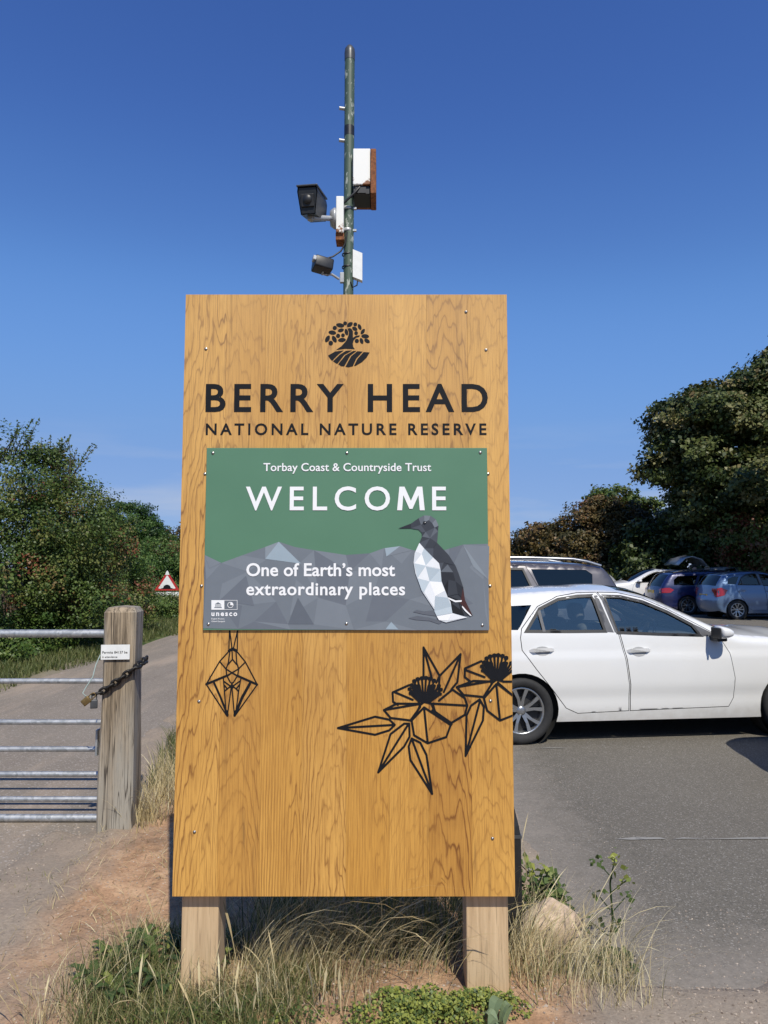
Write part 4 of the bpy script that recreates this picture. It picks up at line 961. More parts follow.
    def seats(s, xs_, wheel_x=None, hz=1.12):
        for x in xs_:
            for y in (-.36, .36):
                mb = MB(); mb.box((x+.22, y, .52), (.50, .48, .16), bevel=.05, seg=3); mb.box((x-.05, y, .80), (.14, .46, .58), rot=Euler((0, R(-14), 0)), bevel=.05, seg=3); mb.box((x-.14, y, hz+.06), (.10, .26, .17), rot=Euler((0, R(-8), 0)), bevel=.04, seg=3); mb.build('seat', M['cabin'], s.root)
        if wheel_x:
            mb = MB(); Tm = Matrix.Translation((wheel_x, -.36, .93)) @ Matrix.Rotation(R(-66), 4, 'Y')
            mb.tube([Tm @ Vector((.185*math.cos(t), .185*math.sin(t), 0)) for t in np.linspace(0, 2*math.pi, 25)], .015, 8, caps=False); mb.box((0, 0, 0), (.3, .06, .03), rot=Tm); mb.build('steering_wheel', M['trim'], s.root)
            mb = MB(); mb.box((wheel_x+.42, 0, .80), (.55, 1.36, .28), bevel=.08, seg=3); mb.build('dashboard', M['cabin'], s.root)
    def rear_lamps(s, poly, rear, parent=None):
        """poly: side outline; rear: (z0,z1,width) of its wrap onto the tail"""
        for side in (-1, 1):
            o = s.panel('tail_lamp', poly, [], M['red_lens'], .006, None, side, step=.05, near=False)
            z0, z1, wd = rear; mb = MB(); rows = []
            for z in np.linspace(z0, z1, 6):
                i = int(np.argmin(np.abs(s.sil[:s.sub*6, 1]-z)+ (s.sil[:s.sub*6, 0] > .8)*9)); x = s.sil[i, 0]; w_ = float(s.W([s.sil[i]])[0])
                rows += [(x-.012+.02*abs(0), side*(w_+.004), z), (x-.028, side*(w_-wd*.4), z), (x-.05, side*(w_-wd), z)]
            mb.add(rows, [(i*3+j, i*3+j+1, i*3+4+j, i*3+3+j) for i in range(5) for j in range(2)], 0, True); mb.build('tail_lamp', M['red_lens'], s.root)
    def plate(s, z, x):
        mb = MB(); mb.box((x, 0, z), (.012, .52, .115), bevel=.003); mb.build('number_plate', M['plate_yellow'], s.root)
    def rails(s, x0, x1, mat):
        for side in (-1, 1):
            P = []
            for t in np.linspace(0, 1, 11):
                x = x0+(x1-x0)*t; zt_ = float(np.interp(x, s.sil[np.argsort(s.sil[:, 0]), 0][s.sil[np.argsort(s.sil[:, 0]), 1] > s.belt+.1], s.sil[np.argsort(s.sil[:, 0]), 1][s.sil[np.argsort(s.sil[:, 0]), 1] > s.belt+.1]))
                P.append((x, side*(s.hw-.285), zt_+.015+.045*min(1, 6*min(t, 1-t))))
            mb = MB(); mb.tube(P, .019, 8); mb.build('roof_rail', mat, s.root)

white = car_paint('white_car_paint', (.70, .70, .69)); white2 = car_paint('white_car_paint', (.70, .70, .70))
greyp = car_paint('grey_mauve_paint', (.075, .070, .080), .3); navy = car_paint('navy_paint', (.008, .014, .075), .2); sky_b = car_paint('light_blue_paint', (.12, .19, .31), .45); silver = car_paint('silver_paint', (.40, .41, .42), .5)
M['cup_shade'] = pm('handle_cup_shade', (.32, .32, .32), .5)  # grey painted as the shading behind each door handle
def X(px): return (px-520)/108.5+.70
def Z(py): return 1.62-(py-568)/107.5
def XZ(l): return [(X(a), Z(b_)) for a, b_ in l]
HATCH = [(.10, .26, 'bump'), (.02, .40, 'bump'), (.0, .56, 'bump'), (.05, .70, 'tail'), (.09, .98, 'rglass'), (.33, 1.27, 'roof'), (.50, 1.345, 'roof'), (.95, 1.388, 'roof'), (1.45, 1.402, 'roof'), (1.75, 1.385, 'wscreen'), (2.05, 1.31, 'wscreen'), (2.45, 1.135, 'wscreen'), (2.82, .985, 'bonnet'), (3.25, .94, 'bonnet'), (3.70, .84, 'front'), (3.95, .67, 'front'), (4.03, .46, 'front'), (3.98, .30, 'front'), (3.90, .22, 'front')]
hd = [dict(out=XZ([(520, 638), (522, 629), (541, 607.5), (563, 597.5), (585, 594), (606.5, 593.5), (616, 612), (622.5, 634), (628, 660), (631, 685), (630.5, 711), (577, 712.5), (565, 707), (552, 690), (535, 669), (521, 650)]),
           win=XZ([(527, 631.5), (543, 610), (564, 600.5), (585, 597.5), (601, 597), (609, 632), (570, 632)]), handle=(X(540), Z(650.5)), trim=True, black=[XZ([(602.5, 597), (606.5, 596.5), (618, 633.5), (610.5, 633)]), XZ([(540.5, 612.5), (543.5, 610.5), (546.5, 632), (543.5, 632)])]),
      dict(out=XZ([(608, 593.5), (630, 594), (655, 599.5), (680, 610.5), (710, 626.5), (731, 638), (741, 655), (745, 680), (743.5, 700), (738, 709), (632, 711), (632.3, 685), (629.5, 660), (624, 634), (617.5, 612)]),
           win=XZ([(613.5, 597.5), (632, 598.2), (655, 603.5), (680, 614), (704, 627), (711, 637), (665, 635.5), (622, 633.5)]), handle=(X(641), Z(652)), trim=True, black=[XZ([(609, 596.5), (612.5, 597), (621.5, 633.5), (619, 633.5)]), XZ([(704.5, 625.5), (712, 629), (732, 639), (712.5, 638)])])]
hq = [dict(out=XZ([(488, 630), (493, 612), (512, 607), (535, 606), (521, 627), (518, 630.5)]))]
def hatch(name, label, paint, tint='glass', k=(1, 1), group='parked cars', fine=1):
    sc_ = lambda P: [(p[0]*k[0], p[1]*k[1]) for p in P]
    D = [dict(d, out=sc_(d['out']), win=sc_(d['win']), black=[sc_(b_) for b_ in d['black']], handle=(d['handle'][0]*k[0], d['handle'][1]*k[1])) for d in hd]
    return Car(name, label, paint, 4.03*k[0], 1.72, [(a*k[0], b_*k[1], t) for a, b_, t in HATCH], (.70*k[0], 3.38*k[0]), .305, D, [dict(out=sc_(q['out'])) for q in hq], belt=.99*k[1], tint=tint, group=group, fine=fine).build()

c1 = hatch('parked_car', 'white five-door hatchback parked side-on right beside the oak sign', white, fine=.55)
c1.mirror(2.60, .96); c1.seats([1.55, .75], 2.12)
c1.rear_lamps([(.06, .72), (.06, .98), (.16, .99), (.28, .90), (.22, .78)], (.72, .97, .2))
c1.place(1.27, 6.60, R(6.5), .70)

# silver hatchback in the nearer bay: only its shadow reaches into the picture
c7 = hatch('parked_car', 'silver hatchback in the nearest bay, throwing its shadow towards the white hatchback', silver)
c7.mirror(2.50, .985); c7.place(3.36, 4.36, R(3), 0)

# grey people carrier beyond the white car, tail to the right
SUV = [(.10, .30, 'bump'), (.02, .45, 'bump'), (.0, .68, 'tail'), (.08, 1.04, 'rglass'), (.30, 1.52, 'roof'), (.44, 1.635, 'roof'), (1.2, 1.685, 'roof'), (2.0, 1.69, 'roof'), (2.6, 1.655, 'wscreen'), (3.0, 1.50, 'wscreen'), (3.45, 1.24, 'wscreen'), (3.75, 1.10, 'bonnet'), (4.25, 1.03, 'bonnet'), (4.62, .88, 'front'), (4.78, .62, 'front'), (4.75, .36, 'front'), (4.66, .25, 'front')]
sd = [dict(out=[(1.30, 1.03), (1.22, 1.2), (1.45, 1.645), (2.26, 1.655), (2.26, .9), (2.26, .34), (1.78, .34), (1.55, .75), (1.34, .9)], win=[(1.29, 1.09), (1.49, 1.60), (2.18, 1.61), (2.20, 1.08)], handle=(1.55, .98), trim=True),
      dict(out=[(2.27, 1.655), (2.75, 1.60), (3.1, 1.42), (3.45, 1.12), (3.5, .9), (3.48, .4), (3.42, .34), (2.27, .34)], win=[(2.33, 1.61), (2.72, 1.555), (3.05, 1.39), (3.33, 1.13), (2.33, 1.08)], handle=(2.5, .98), trim=True)]
c2_ = Car('parked_car', 'grey people carrier with silver roof rails parked just beyond the white hatchback', greyp, 4.78, 1.84, SUV, (.95, 3.78), .35, sd, [dict(out=[(.72, 1.09), (.58, 1.34), (.56, 1.53), (.64, 1.59), (1.38, 1.60), (1.20, 1.12), (1.15, 1.085)], mat='dark_glass')], belt=1.07, tint='dark_glass').build()
c2_.rails(.42, 2.3, M['alloy']); c2_.mirror(3.3, 1.08)
c2_.rear_lamps([(.05, .80), (.08, 1.05), (.20, 1.10), (.26, .95)], (.8, 1.05, .2))
c2_.place(3.33, 9.25, R(182), 0)

# second row: white, navy, light blue; then the car with its tailgate up
c3 = hatch('parked_car', 'white hatchback facing left in the far row behind the grey people carrier', white2, 'dark_glass', (1.0, 1.10))
c3.mirror(2.50, 1.08); c3.place(11.75, 26.6, R(181), .25)
EST = [(.10, .28, 'bump'), (.02, .42, 'bump'), (.0, .62, 'tail'), (.06, .95, 'rglass'), (.36, 1.36, 'roof'), (.52, 1.43, 'roof'), (1.3, 1.475, 'roof'), (2.1, 1.48, 'roof'), (2.55, 1.44, 'wscreen'), (2.95, 1.30, 'wscreen'), (3.4, 1.06, 'wscreen'), (3.65, .97, 'bonnet'), (4.1, .92, 'bonnet'), (4.45, .78, 'front'), (4.6, .55, 'front'), (4.56, .34, 'front'), (4.48, .24, 'front')]
ed = [dict(out=[(1.22, .92), (1.14, 1.05), (1.34, 1.40), (2.1, 1.41), (2.12, .9), (2.12, .3), (1.62, .3), (1.42, .62), (1.25, .8)], win=[(1.22, 1.00), (1.40, 1.355), (2.03, 1.37), (2.06, .99)], handle=(1.45, .86), trim=True),
      dict(out=[(2.11, 1.41), (2.6, 1.36), (3.0, 1.19), (3.32, 1.0), (3.4, .8), (3.38, .36), (3.3, .3), (2.13, .3)], win=[(2.17, 1.37), (2.58, 1.32), (2.95, 1.16), (3.22, .99), (2.17, .985)], handle=(2.35, .86), trim=True)]
c4 = Car('parked_car', 'navy blue estate car between the white and light blue cars of the far row', navy, 4.6, 1.78, EST, (.88, 3.55), .32, ed, [dict(out=[(.44, 1.02), (.46, 1.20), (.62, 1.33), (1.30, 1.355), (1.12, 1.01)], mat='dark_glass')], belt=.97, tint='dark_glass').build()
c4.rails(.5, 2.5, M['trim']); c4.rear_lamps([(.02, .74), (.04, .92), (.28, .93), (.42, .86), (.3, .76)], (.74, .92, .38)); c4.plate(.78, -.075)
c4.place(9.6, 24.6, R(1), 0)
c5 = hatch('parked_car', 'light blue hatchback with a yellow rear plate nearest in the far row', sky_b, 'dark_glass', (.90, 1.06))
c5.rear_lamps([(.03, .70), (.05, .97), (.16, 1.00), (.34, .92), (.24, .76)], (.70, .97, .22)); c5.plate(.72, -.06)
c5.place(10.42, 22.3, R(1), 0); c5.mirror(2.45, 1.03)
c6 = hatch('parked_car', 'silver car with its tailgate raised in the shade behind the navy estate', silver, 'dark_glass', (1.12, 1.18))
c6.place(12.6, 28.6, R(2), 0)
mb = MB(); tg_ = [(.55, 1.72), (.30, 1.98), (-.10, 2.10), (-.42, 2.02), (-.72, 1.74)]
mb.add([(x, sd_*w_, z+(.05 if sd_ == 0 else 0)) for (x, z), w_ in zip(tg_, (.60, .62, .64, .68, .70)) for sd_ in (-1, -.5, 0, .5, 1)], [(i*5+j, i*5+j+1, i*5+6+j, i*5+5+j) for i in range(4) for j in range(4)], 0, True)
o = mb.build('raised_tailgate', M['dark_glass'], c6.root); so_ = o.modifiers.new('thick', 'SOLIDIFY'); so_.thickness = .04; o.data.materials[0] = silver
c8 = hatch('parked_car', 'pale silver car glimpsed between the grey people carrier and the far white hatchback', silver, 'dark_glass', (1.0, 1.02))
c8.place(9.0, 28.8, R(183), .6)

# the two people by the open tailgate
def person(label, loc, rz, H, top, legs, hairc, pose):
    root = thing('person', label, 'person', loc, rz, 'people by the open tailgate'); k = H/1.75
    bmk = bpy.data.meshes.new('body')
    J = {'pel': (0, 0, .95, .13), 'ab': (0, .01, 1.10, .125), 'ch': (0, .0, 1.30, .145), 'nk': (0, .0, 1.46, .055), 'hd': (0, -.02, 1.56, .075), 'hd2': (0, -.02, 1.67, .085),
         'sl': (-.17, 0, 1.40, .06), 'el': (-.23, -.02, 1.13, .045), 'wl': (-.22, -.14, .92, .034), 'hl': (-.21, -.19, .85, .035), 'sr': (.17, 0, 1.40, .06), 'er': (.24, -.03, 1.14, .045), 'wr': (.20, -.22, 1.02, .034), 'hr': (.18, -.28, 1.0, .035),
         'pl': (-.09, 0, .88, .095), 'kl': (-.11, -.02, .50, .065), 'al': (-.12, .03, .09, .042), 'fl': (-.13, -.12, .04, .04), 'pr': (.09, 0, .88, .095), 'kr': (.11, -.03, .50, .065), 'ar': (.12, .02, .09, .042), 'fr': (.13, -.13, .04, .04)}
    nm = list(J); E_ = [('pel', 'ab'), ('ab', 'ch'), ('ch', 'nk'), ('nk', 'hd'), ('hd', 'hd2'), ('ch', 'sl'), ('sl', 'el'), ('el', 'wl'), ('wl', 'hl'), ('ch', 'sr'), ('sr', 'er'), ('er', 'wr'), ('wr', 'hr'), ('pel', 'pl'), ('pl', 'kl'), ('kl', 'al'), ('al', 'fl'), ('pel', 'pr'), ('pr', 'kr'), ('kr', 'ar'), ('ar', 'fr')]
    bmk.from_pydata([tuple(c*k for c in J[n][:3]) for n in nm], [(nm.index(a), nm.index(b_)) for a, b_ in E_], [])
    o = link(bmk, 'body', root); m1 = o.modifiers.new('skin', 'SKIN'); o.modifiers.new('sub', 'SUBSURF').render_levels = 1; o.modifiers['sub'].levels = 1
    for i, n in enumerate(nm): bmk.skin_vertices[0].data[i].radius = (J[n][3]*k*(1.0 if n not in ('ch', 'ab', 'pel') else 1.15), J[n][3]*k*(1 if n not in ('ch', 'ab', 'pel') else .8))
    bmk.skin_vertices[0].data[0].use_root = True
    dg = bpy.context.evaluated_depsgraph_get(); me = bpy.data.meshes.new_from_object(o.evaluated_get(dg)); o.modifiers.clear(); o.data = me
    me.materials.clear()
    for c_ in (top, legs, (.42, .25, .18), (.03, .03, .03)): me.materials.append(pm('cloth', c_, .85))
    for p in me.polygons:
        z = p.center.z/k; x = abs(p.center.x)/k; p.use_smooth = True
        p.material_index = 3 if z < .08 else (2 if z > 1.47 else (2 if (x > .17 and z < 1.16 and z > .78) else (0 if z > .95 else 1)))
    b = bmesh.new(); bmesh.ops.create_icosphere(b, subdivisions=3, radius=.098*k)
    for v in b.verts:
        v.co.y *= 1.1
        if v.co.y < -.02 and v.co.z < .045: v.co.y = -.02
    mb = MB(); mb.bm(b, 0, True, Matrix.Translation((0, -.005*k, 1.675*k))); mb.build('hair', pm('hair', hairc, .7), root)
    mb = MB(); mb.add([(-.014*k, -.095*k, 1.625*k), (.014*k, -.095*k, 1.625*k), (0, -.122*k, 1.63*k), (0, -.098*k, 1.665*k)], [(0, 1, 2), (1, 3, 2), (0, 2, 3)])
    for sx_ in (-.033, .033): mb.box((sx_*k, -.098*k, 1.668*k), (.02*k, .012*k, .009*k), 1)
    mb.box((0, -.095*k, 1.595*k), (.045*k, .012*k, .009*k), 2); mb.build('face', [pm('skin', (.42, .25, .18), .6), M['ink'], pm('lips', (.25, .09, .08), .6)], root)
person('person in a dark green top with dark hair standing left of the open tailgate', (12.18, 28.0, .004), R(25), 1.74, (.05, .08, .06), (.03, .035, .05), (.02, .015, .012), 0)
person('person with fair hair in a dark top standing close to the open boot', (12.68, 27.95, .004), R(-30), 1.68, (.05, .05, .06), (.06, .055, .05), (.28, .22, .15), 1)

# ------------------------------------------------------------------ trees, hedge and bushes
def nrm(a): return a/(np.linalg.norm(a, axis=-1, keepdims=True)+1e-9)
def leaf_quads(P, N, size, fold=.25, wid=.34):
    """P (n,3) positions, N (n,3) leaf normals, size (n)"""
    n = len(P); r = nrm(rng.normal(size=(n, 3))); a = nrm(np.cross(N, r)); b_ = np.cross(N, a); l = size[:, None]
    tip = P+a*l*.5-N*l*.10; base = P-a*l*.5; s1 = P+b_*l*wid+N*l*fold*.3-a*l*.05; s2 = P-b_*l*wid+N*l*fold*.3-a*l*.05
    return np.stack([base, s1, tip, s2], 1)
def foliage(name, clumps, mat, parent, dens=7, per=45, leaf=.085, srad=(.18, .36), tint=(.35, .2), shell=(.70, 1.04), front=None, redp=0., zmin=.05, flat=.7):
    Ps, Ns, Ss, Ts = [], [], [], []
    for (cx, cy, cz, rx, ry, rz) in clumps:
        area = 4*math.pi*(((rx*ry)**1.6+(rx*rz)**1.6+(ry*rz)**1.6)/3)**(1/1.6); n = max(3, int(area*dens))
        d = nrm(rng.normal(size=(n, 3))); 
        if front is not None:
            keep = (d @ np.array(front)) > -.45; d = d[keep]; n = len(d)
        lump = 1+.16*np.sin(d[:, 0]*7+cx*3)*np.sin(d[:, 2]*8+cy)+.10*np.sin(d[:, 1]*13+cz*5)
        r = rng.uniform(*shell, n)*lump
        c = np.array([cx, cy, cz])+d*np.array([rx, ry, rz])*r[:, None]; ok = c[:, 2] > zmin; c, d = c[ok], d[ok]; n = len(c)
        if not n: continue
        sr = rng.uniform(*srad, n); st = rng.normal(tint[0], tint[1], n); red = rng.random(n) < redp; st[red] = rng.uniform(.88, 1.0, red.sum())
        cnt = rng.poisson(per*(sr/np.mean(srad))**1.5, n)+4; idx = np.repeat(np.arange(n), cnt); m = len(idx)
        off = np.clip(rng.normal(size=(m, 3)), -1.7, 1.7)*.52*np.array([1, 1, flat]); p = c[idx]+off*sr[idx][:, None]
        N = nrm(d[idx]*.9+np.array([0, 0, .55])+rng.normal(size=(m, 3))*.65)
        Ps.append(p); Ns.append(N); Ss.append(leaf*rng.uniform(.55, 1.35, m)); Ts.append(st[idx]+rng.normal(0, .07, m))
    P = np.concatenate(Ps); N = np.concatenate(Ns); S = np.concatenate(Ss); T = np.concatenate(Ts); k = P[:, 2] > .02
    o = fast_mesh(name, leaf_quads(P[k], N[k], S[k]), 4, mat, parent, T[k]); return o
def shoots(name, lines, mat, parent, leaf=.05, every=.016, barkm=None, tint=(.4, .15)):
    Ps, Ns, Ss, Ts = [], [], [], []; mb = MB()
    for a, b_ in lines:
        a, b_ = np.array(a, float), np.array(b_, float); L = np.linalg.norm(b_-a); mid = (a+b_)/2+rng.normal(size=3)*L*.07
        t = np.linspace(0, 1, 7)[:, None]; path = (1-t)**2*a+2*t*(1-t)*mid+t*t*b_; mb.tube(path.tolist(), [.014*(1-.75*k/6) for k in range(7)], 5, smooth=False)
        n = int(L/every); tt = rng.uniform(.1, 1, n)[:, None]; p = (1-tt)**2*a+2*tt*(1-tt)*mid+tt*tt*b_
        Ps.append(p+rng.normal(size=(n, 3))*.06*(1.25-tt)); Ns.append(nrm(rng.normal(size=(n, 3))+[0, -.3, .5])); Ss.append(leaf*rng.uniform(.6, 1.3, n)); Ts.append(rng.normal(*tint, n))
    o = fast_mesh(name, leaf_quads(np.concatenate(Ps), np.concatenate(Ns), np.concatenate(Ss)), 4, mat, parent, np.concatenate(Ts))
    mb.build('twigs', M['bark'], parent)
def stems(parent, x, y, h, n, spread, r, name='stems'):
    mb = MB()
    for i in range(n):
        a = random.uniform(0, 6.28); d = spread*random.uniform(.3, 1); mb.tube([(x, y, -.1), (x+d*.3*math.cos(a), y+d*.3*math.sin(a), h*.4), (x+d*math.cos(a), y+d*math.sin(a), h*random.uniform(.75, 1))], [r, r*.7, r*.25], 7)
    mb.build(name, M['bark'], parent)

LM = {'dark': leaf_mat('leaves_dark', (.022, .055, .011), (.056, .115, .023), (.105, .175, .037), (.14, .19, .05), (.18, .065, .035)),
      'haw': leaf_mat('leaves_hawthorn', (.026, .054, .011), (.066, .112, .024), (.115, .160, .036), (.17, .17, .05), (.21, .065, .035)),
      'fresh': leaf_mat('leaves_fresh', (.03, .065, .012), (.065, .12, .024), (.11, .17, .038), (.18, .22, .06), (.26, .22, .10)),
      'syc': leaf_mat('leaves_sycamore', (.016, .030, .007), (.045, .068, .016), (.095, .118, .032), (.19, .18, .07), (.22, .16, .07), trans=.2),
      'rust': leaf_mat('leaves_russet', (.042, .040, .013), (.085, .072, .024), (.145, .10, .036), (.20, .115, .05), (.25, .11, .06))}
FR = nrm(np.array([.45, -.9, .25]))
def bush(name, label, x, y, clumps, mat, cat='bush', group=None, stem=True, sh=None, **k):
    r = thing(name, label, cat, (x, y, 0), 0, group)
    foliage('leaves', clumps, LM[mat], r, **k)
    if stem: stems(r, 0, 0, max(c[2] for c in clumps)*.9, 7, .9, .05)
    if sh: shoots('shoots', sh, LM[mat], r)
    return r
HG = 'bushes of the lane hedge'
def ell(n, x0, x1, y0, y1, h0, h1, r):
    o_ = []
    for i in range(n):
        rr_ = random.uniform(*r); o_.append((random.uniform(x0, x1), random.uniform(y0, y1), random.uniform(h0, h1), rr_*1.05, rr_*1.1, rr_*.95))
    return o_
random.seed(21)
bush('hedge_bush', 'dark green hedge bush nearest at the left edge above the steel gate', -7.9, 10.6, [(0, 0, 1.2, 1.5, 1.5, 1.25), (.1, -.4, 2.3, 1.2, 1.3, .95), (.3, .8, 1.9, 1.2, 1.1, 1.0), (-.2, 1.0, 2.7, .9, .9, .8)]+ell(5, .6, 1.3, -1, 1.4, .6, 2.2, (.45, .7)), 'dark', group=HG, dens=10, per=95, leaf=.066, front=FR, tint=(.38, .17), redp=.01)
def sprig(x, y, z, n, l, sp=.5):
    return [((x+random.uniform(-.25, .25), y+random.uniform(-.3, .3), z), (x+random.uniform(-sp, sp)+.2, y+random.uniform(-sp, sp), z+l*random.uniform(.5, 1))) for _ in range(n)]
bush('hawthorn_bush', 'tall hawthorn at the left edge with wispy shoots against the sky', -7.2, 13.9, [(0, 0, 1.6, 1.6, 1.6, 1.6), (-.1, -.3, 3.2, 1.15, 1.1, .95), (.4, .7, 2.5, 1.3, 1.3, 1.1), (.1, .6, 3.5, .8, .8, .6)]+ell(6, .5, 1.5, -1, 1.2, .8, 2.6, (.45, .75)), 'haw', group=HG, dens=9, per=85, leaf=.058, front=FR, tint=(.40, .18), redp=.05,
     sh=sprig(-.3, -.1, 3.7, 8, .85)+sprig(.3, .2, 3.6, 9, 1.0)+sprig(.8, .4, 3.2, 7, 1.1)+sprig(-.9, -.2, 3.6, 6, .7))
bush('hawthorn_bush', 'reddish hawthorn with berries and long bare-tipped shoots right of the tall one', -7.75, 16.8, [(0, 0, 1.2, 1.4, 1.5, 1.2), (.1, -.3, 2.1, 1.1, 1.1, .8), (.3, .8, 1.6, 1.1, 1.1, .8)]+ell(6, .4, 1.4, -1.2, 1.2, .6, 2.2, (.4, .7)), 'haw', group=HG, dens=9, per=85, leaf=.058, front=FR, tint=(.42, .2), redp=.11,
     sh=sprig(.2, -.2, 2.7, 8, 1.2)+sprig(.6, .3, 2.5, 8, 1.3, .6))
bush('hedge_bush', 'mid green hedge bush behind the timber gate post', -8.9, 20.4, [(0, 0, 1.0, 1.4, 1.6, 1.05), (.2, .4, 1.75, 1.1, 1.3, .7), (.5, -.8, 1.4, 1.0, 1.0, .8)]+ell(6, .4, 1.4, -1.3, 1.3, .5, 2.0, (.4, .7)), 'dark', group=HG, dens=9, per=80, leaf=.065, front=FR, tint=(.46, .17), redp=.06)
bush('hedge_bush', 'russet-green hedge bush just left of the road hump sign', -9.5, 23.6, [(0, 0, 1.2, 1.3, 1.8, 1.2), (.1, .3, 1.9, 1.0, 1.4, .75)]+ell(5, .2, .9, -1.5, 1.5, .5, 2.0, (.4, .7)), 'haw', group=HG, dens=9, per=70, leaf=.07, front=FR, tint=(.40, .2), redp=.12)
bush('hedge_bush', 'dark hedge bush close behind the road hump sign', -9.0, 27.6, [(0, 0, 1.2, 1.5, 1.9, 1.25), (.2, .3, 2.0, 1.2, 1.5, .8), (1.0, 1.2, 1.5, 1.1, 1.2, 1.0)], 'dark', group=HG, dens=8, per=65, leaf=.08, front=FR, tint=(.4, .18), redp=.1)
bush('hedge_bush', 'reddish brown bush at the edge of the sign above the road hump sign', -8.6, 32.5, [(0, 0, 1.7, 1.8, 2, 1.7), (.3, .3, 2.9, 1.5, 1.5, 1.0), (1.8, 1.2, 2.0, 1.4, 1.4, 1.3)], 'rust', group=HG, dens=5, per=40, leaf=.14, front=FR, tint=(.45, .2), srad=(.25, .45))
bush('hedge_bush', 'green hedge bush farthest along the lane', -7.6, 38.5, [(0, 0, 1.6, 2, 2.4, 1.7), (.6, .6, 2.4, 1.8, 2, 1.2)], 'dark', group=HG, dens=4, per=36, leaf=.17, front=FR, srad=(.3, .5))
# low growth in front of the hedge
for lab, x, y, cl, mt, kw in (
    ('low fresh green bramble below the hawthorn, left of the gate post', -6.6, 12.9, [(0, 0, .35, .75, 1.3, .5), (.05, 1.0, .4, .6, .9, .55), (0, -.9, .3, .6, .8, .4)], 'fresh', dict(tint=(.40, .17))),
    ('pale yellowing bramble right behind the gate post', -6.6, 16.0, [(0, 0, .5, .7, 1.2, .65), (.0, 1.0, .6, .6, .9, .6)], 'fresh', dict(tint=(.62, .22), redp=.1)),
    ('grey-green bush hiding the foot of the road hump sign', -6.75, 22.3, [(0, 0, .28, .8, .9, .5), (.3, .4, .28, .6, .7, .42), (-.5, .5, .3, .6, .6, .55)], 'fresh', dict(tint=(.46, .2)))):
    bush('bramble_bush', lab, x, y, cl, mt, group='brambles along the verge', dens=12, per=70, leaf=.06, srad=(.12, .28), stem=False, zmin=.0, **kw)

def tree(label, x, y, trunk_r, trunk_h, clumps, mat, name='tree', limbs=None, group=None, **k):
    r = thing(name, label, 'tree', (x, y, 0), 0, group)
    foliage('crown', clumps, LM[mat], r, **k)
    mb = MB(); mb.tube([(0, 0, -.2), (.05, 0, trunk_h*.3), (.0, .05, trunk_h)], [trunk_r*1.25, trunk_r, trunk_r*.8], 12)
    for (cx, cy, cz, rx, ry, rz) in clumps:
        z0 = trunk_h*random.uniform(.6, 1); mb.tube([(0, .05*z0/trunk_h, z0), (cx*.45, cy*.45, z0+(cz-z0)*.55), (cx*.95, cy*.95, max(z0*.8, cz+.3*rz))], [trunk_r*.5, trunk_r*.33, trunk_r*.08], 7)
    mb.build('trunk', M['bark'], r); return r
FR2 = nrm(np.array([-.5, -.85, .25]))
random.seed(5)
syc = [(-1.2, 0, 5.2, 3.4, 3.4, 2.3), (-3.3, -.5, 6.3, 1.7, 2.0, 1.05), (-4.7, -.3, 5.9, .95, 1.1, .55), (-2.6, -.6, 3.2, 1.5, 1.5, 1.2), (-2.4, -1.2, 7.9, 1.9, 2.0, 1.25), (-3.7, 0, 7.6, 1.2, 1.2, .7), (.3, -1, 9.3, 2.1, 2.1, 1.4), (1.2, 0, 10.6, 1.3, 1.4, .9), (2.5, -.5, 9.6, 2.3, 2.2, 1.6), (3.5, -1.5, 7.2, 2.6, 2.3, 1.7), (0, -2.4, 6.8, 2.2, 1.9, 1.3), (-2.0, -2.4, 5.0, 1.9, 1.7, 1.2), (1.5, -2.9, 5.2, 2.3, 1.7, 1.2), (4.5, -2, 4.9, 2.2, 2, 1.6), (-3.0, -.8, 4.4, 1.4, 1.5, .9), (5.5, 0, 8.6, 2.3, 2.2, 1.8), (-1.3, -1.0, 9.0, 1.0, 1.1, .7), (-3.5, -.3, 8.1, 1.5, 1.6, 1.0), (-2.4, -.5, 8.9, 1.3, 1.5, .85), (-4.0, -.2, 7.2, 1.1, 1.2, .7), (.5, -.4, 10.6, .8, .9, .6)]
tree('large dark sycamore towering at the right edge above the far row of cars', 17.0, 31.2, .42, 5.2, syc, 'syc', name='sycamore_tree', dens=2.7, per=120, leaf=.185, srad=(.34, .75), front=FR2, tint=(.43, .23), shell=(.58, 1.08), flat=.5)
random.seed(6)
tree('sycamore standing beyond the right edge, shading the far row of cars', 15.7, 19.0, .4, 4.5, [(0, 0, 7.6, 3.4, 3.2, 2.4), (-2.0, .6, 6.6, 1.9, 2, 1.5), (1.5, 1.5, 9.0, 2.3, 2.2, 1.8), (-.8, 2.2, 8.8, 2.0, 2.0, 1.6), (2.5, -.5, 6.5, 2.4, 2.4, 1.8), (-.3, 2.0, 10.6, 1.8, 1.8, 1.4), (-2.2, 2.0, 8.0, 1.5, 1.6, 1.2)], 'syc', name='sycamore_tree', dens=1.3, per=60, leaf=.24, srad=(.34, .75), tint=(.36, .2), shell=(.62, 1.03), flat=.5)
bush('understorey_bush', 'dense dark bush in deep shade beneath the sycamore, behind the open tailgate', 14.4, 32.0, [(0, 0, 1.8, 2.4, 1.5, 2.0), (-2.2, .3, 1.7, 1.6, 1.4, 1.9), (2.6, -.2, 1.7, 2.2, 1.4, 1.9), (.5, .5, 3.3, 2.6, 1.4, 1.3)], 'syc', dens=4, per=55, leaf=.2, srad=(.3, .55), front=FR2, tint=(.25, .17), stem=True)
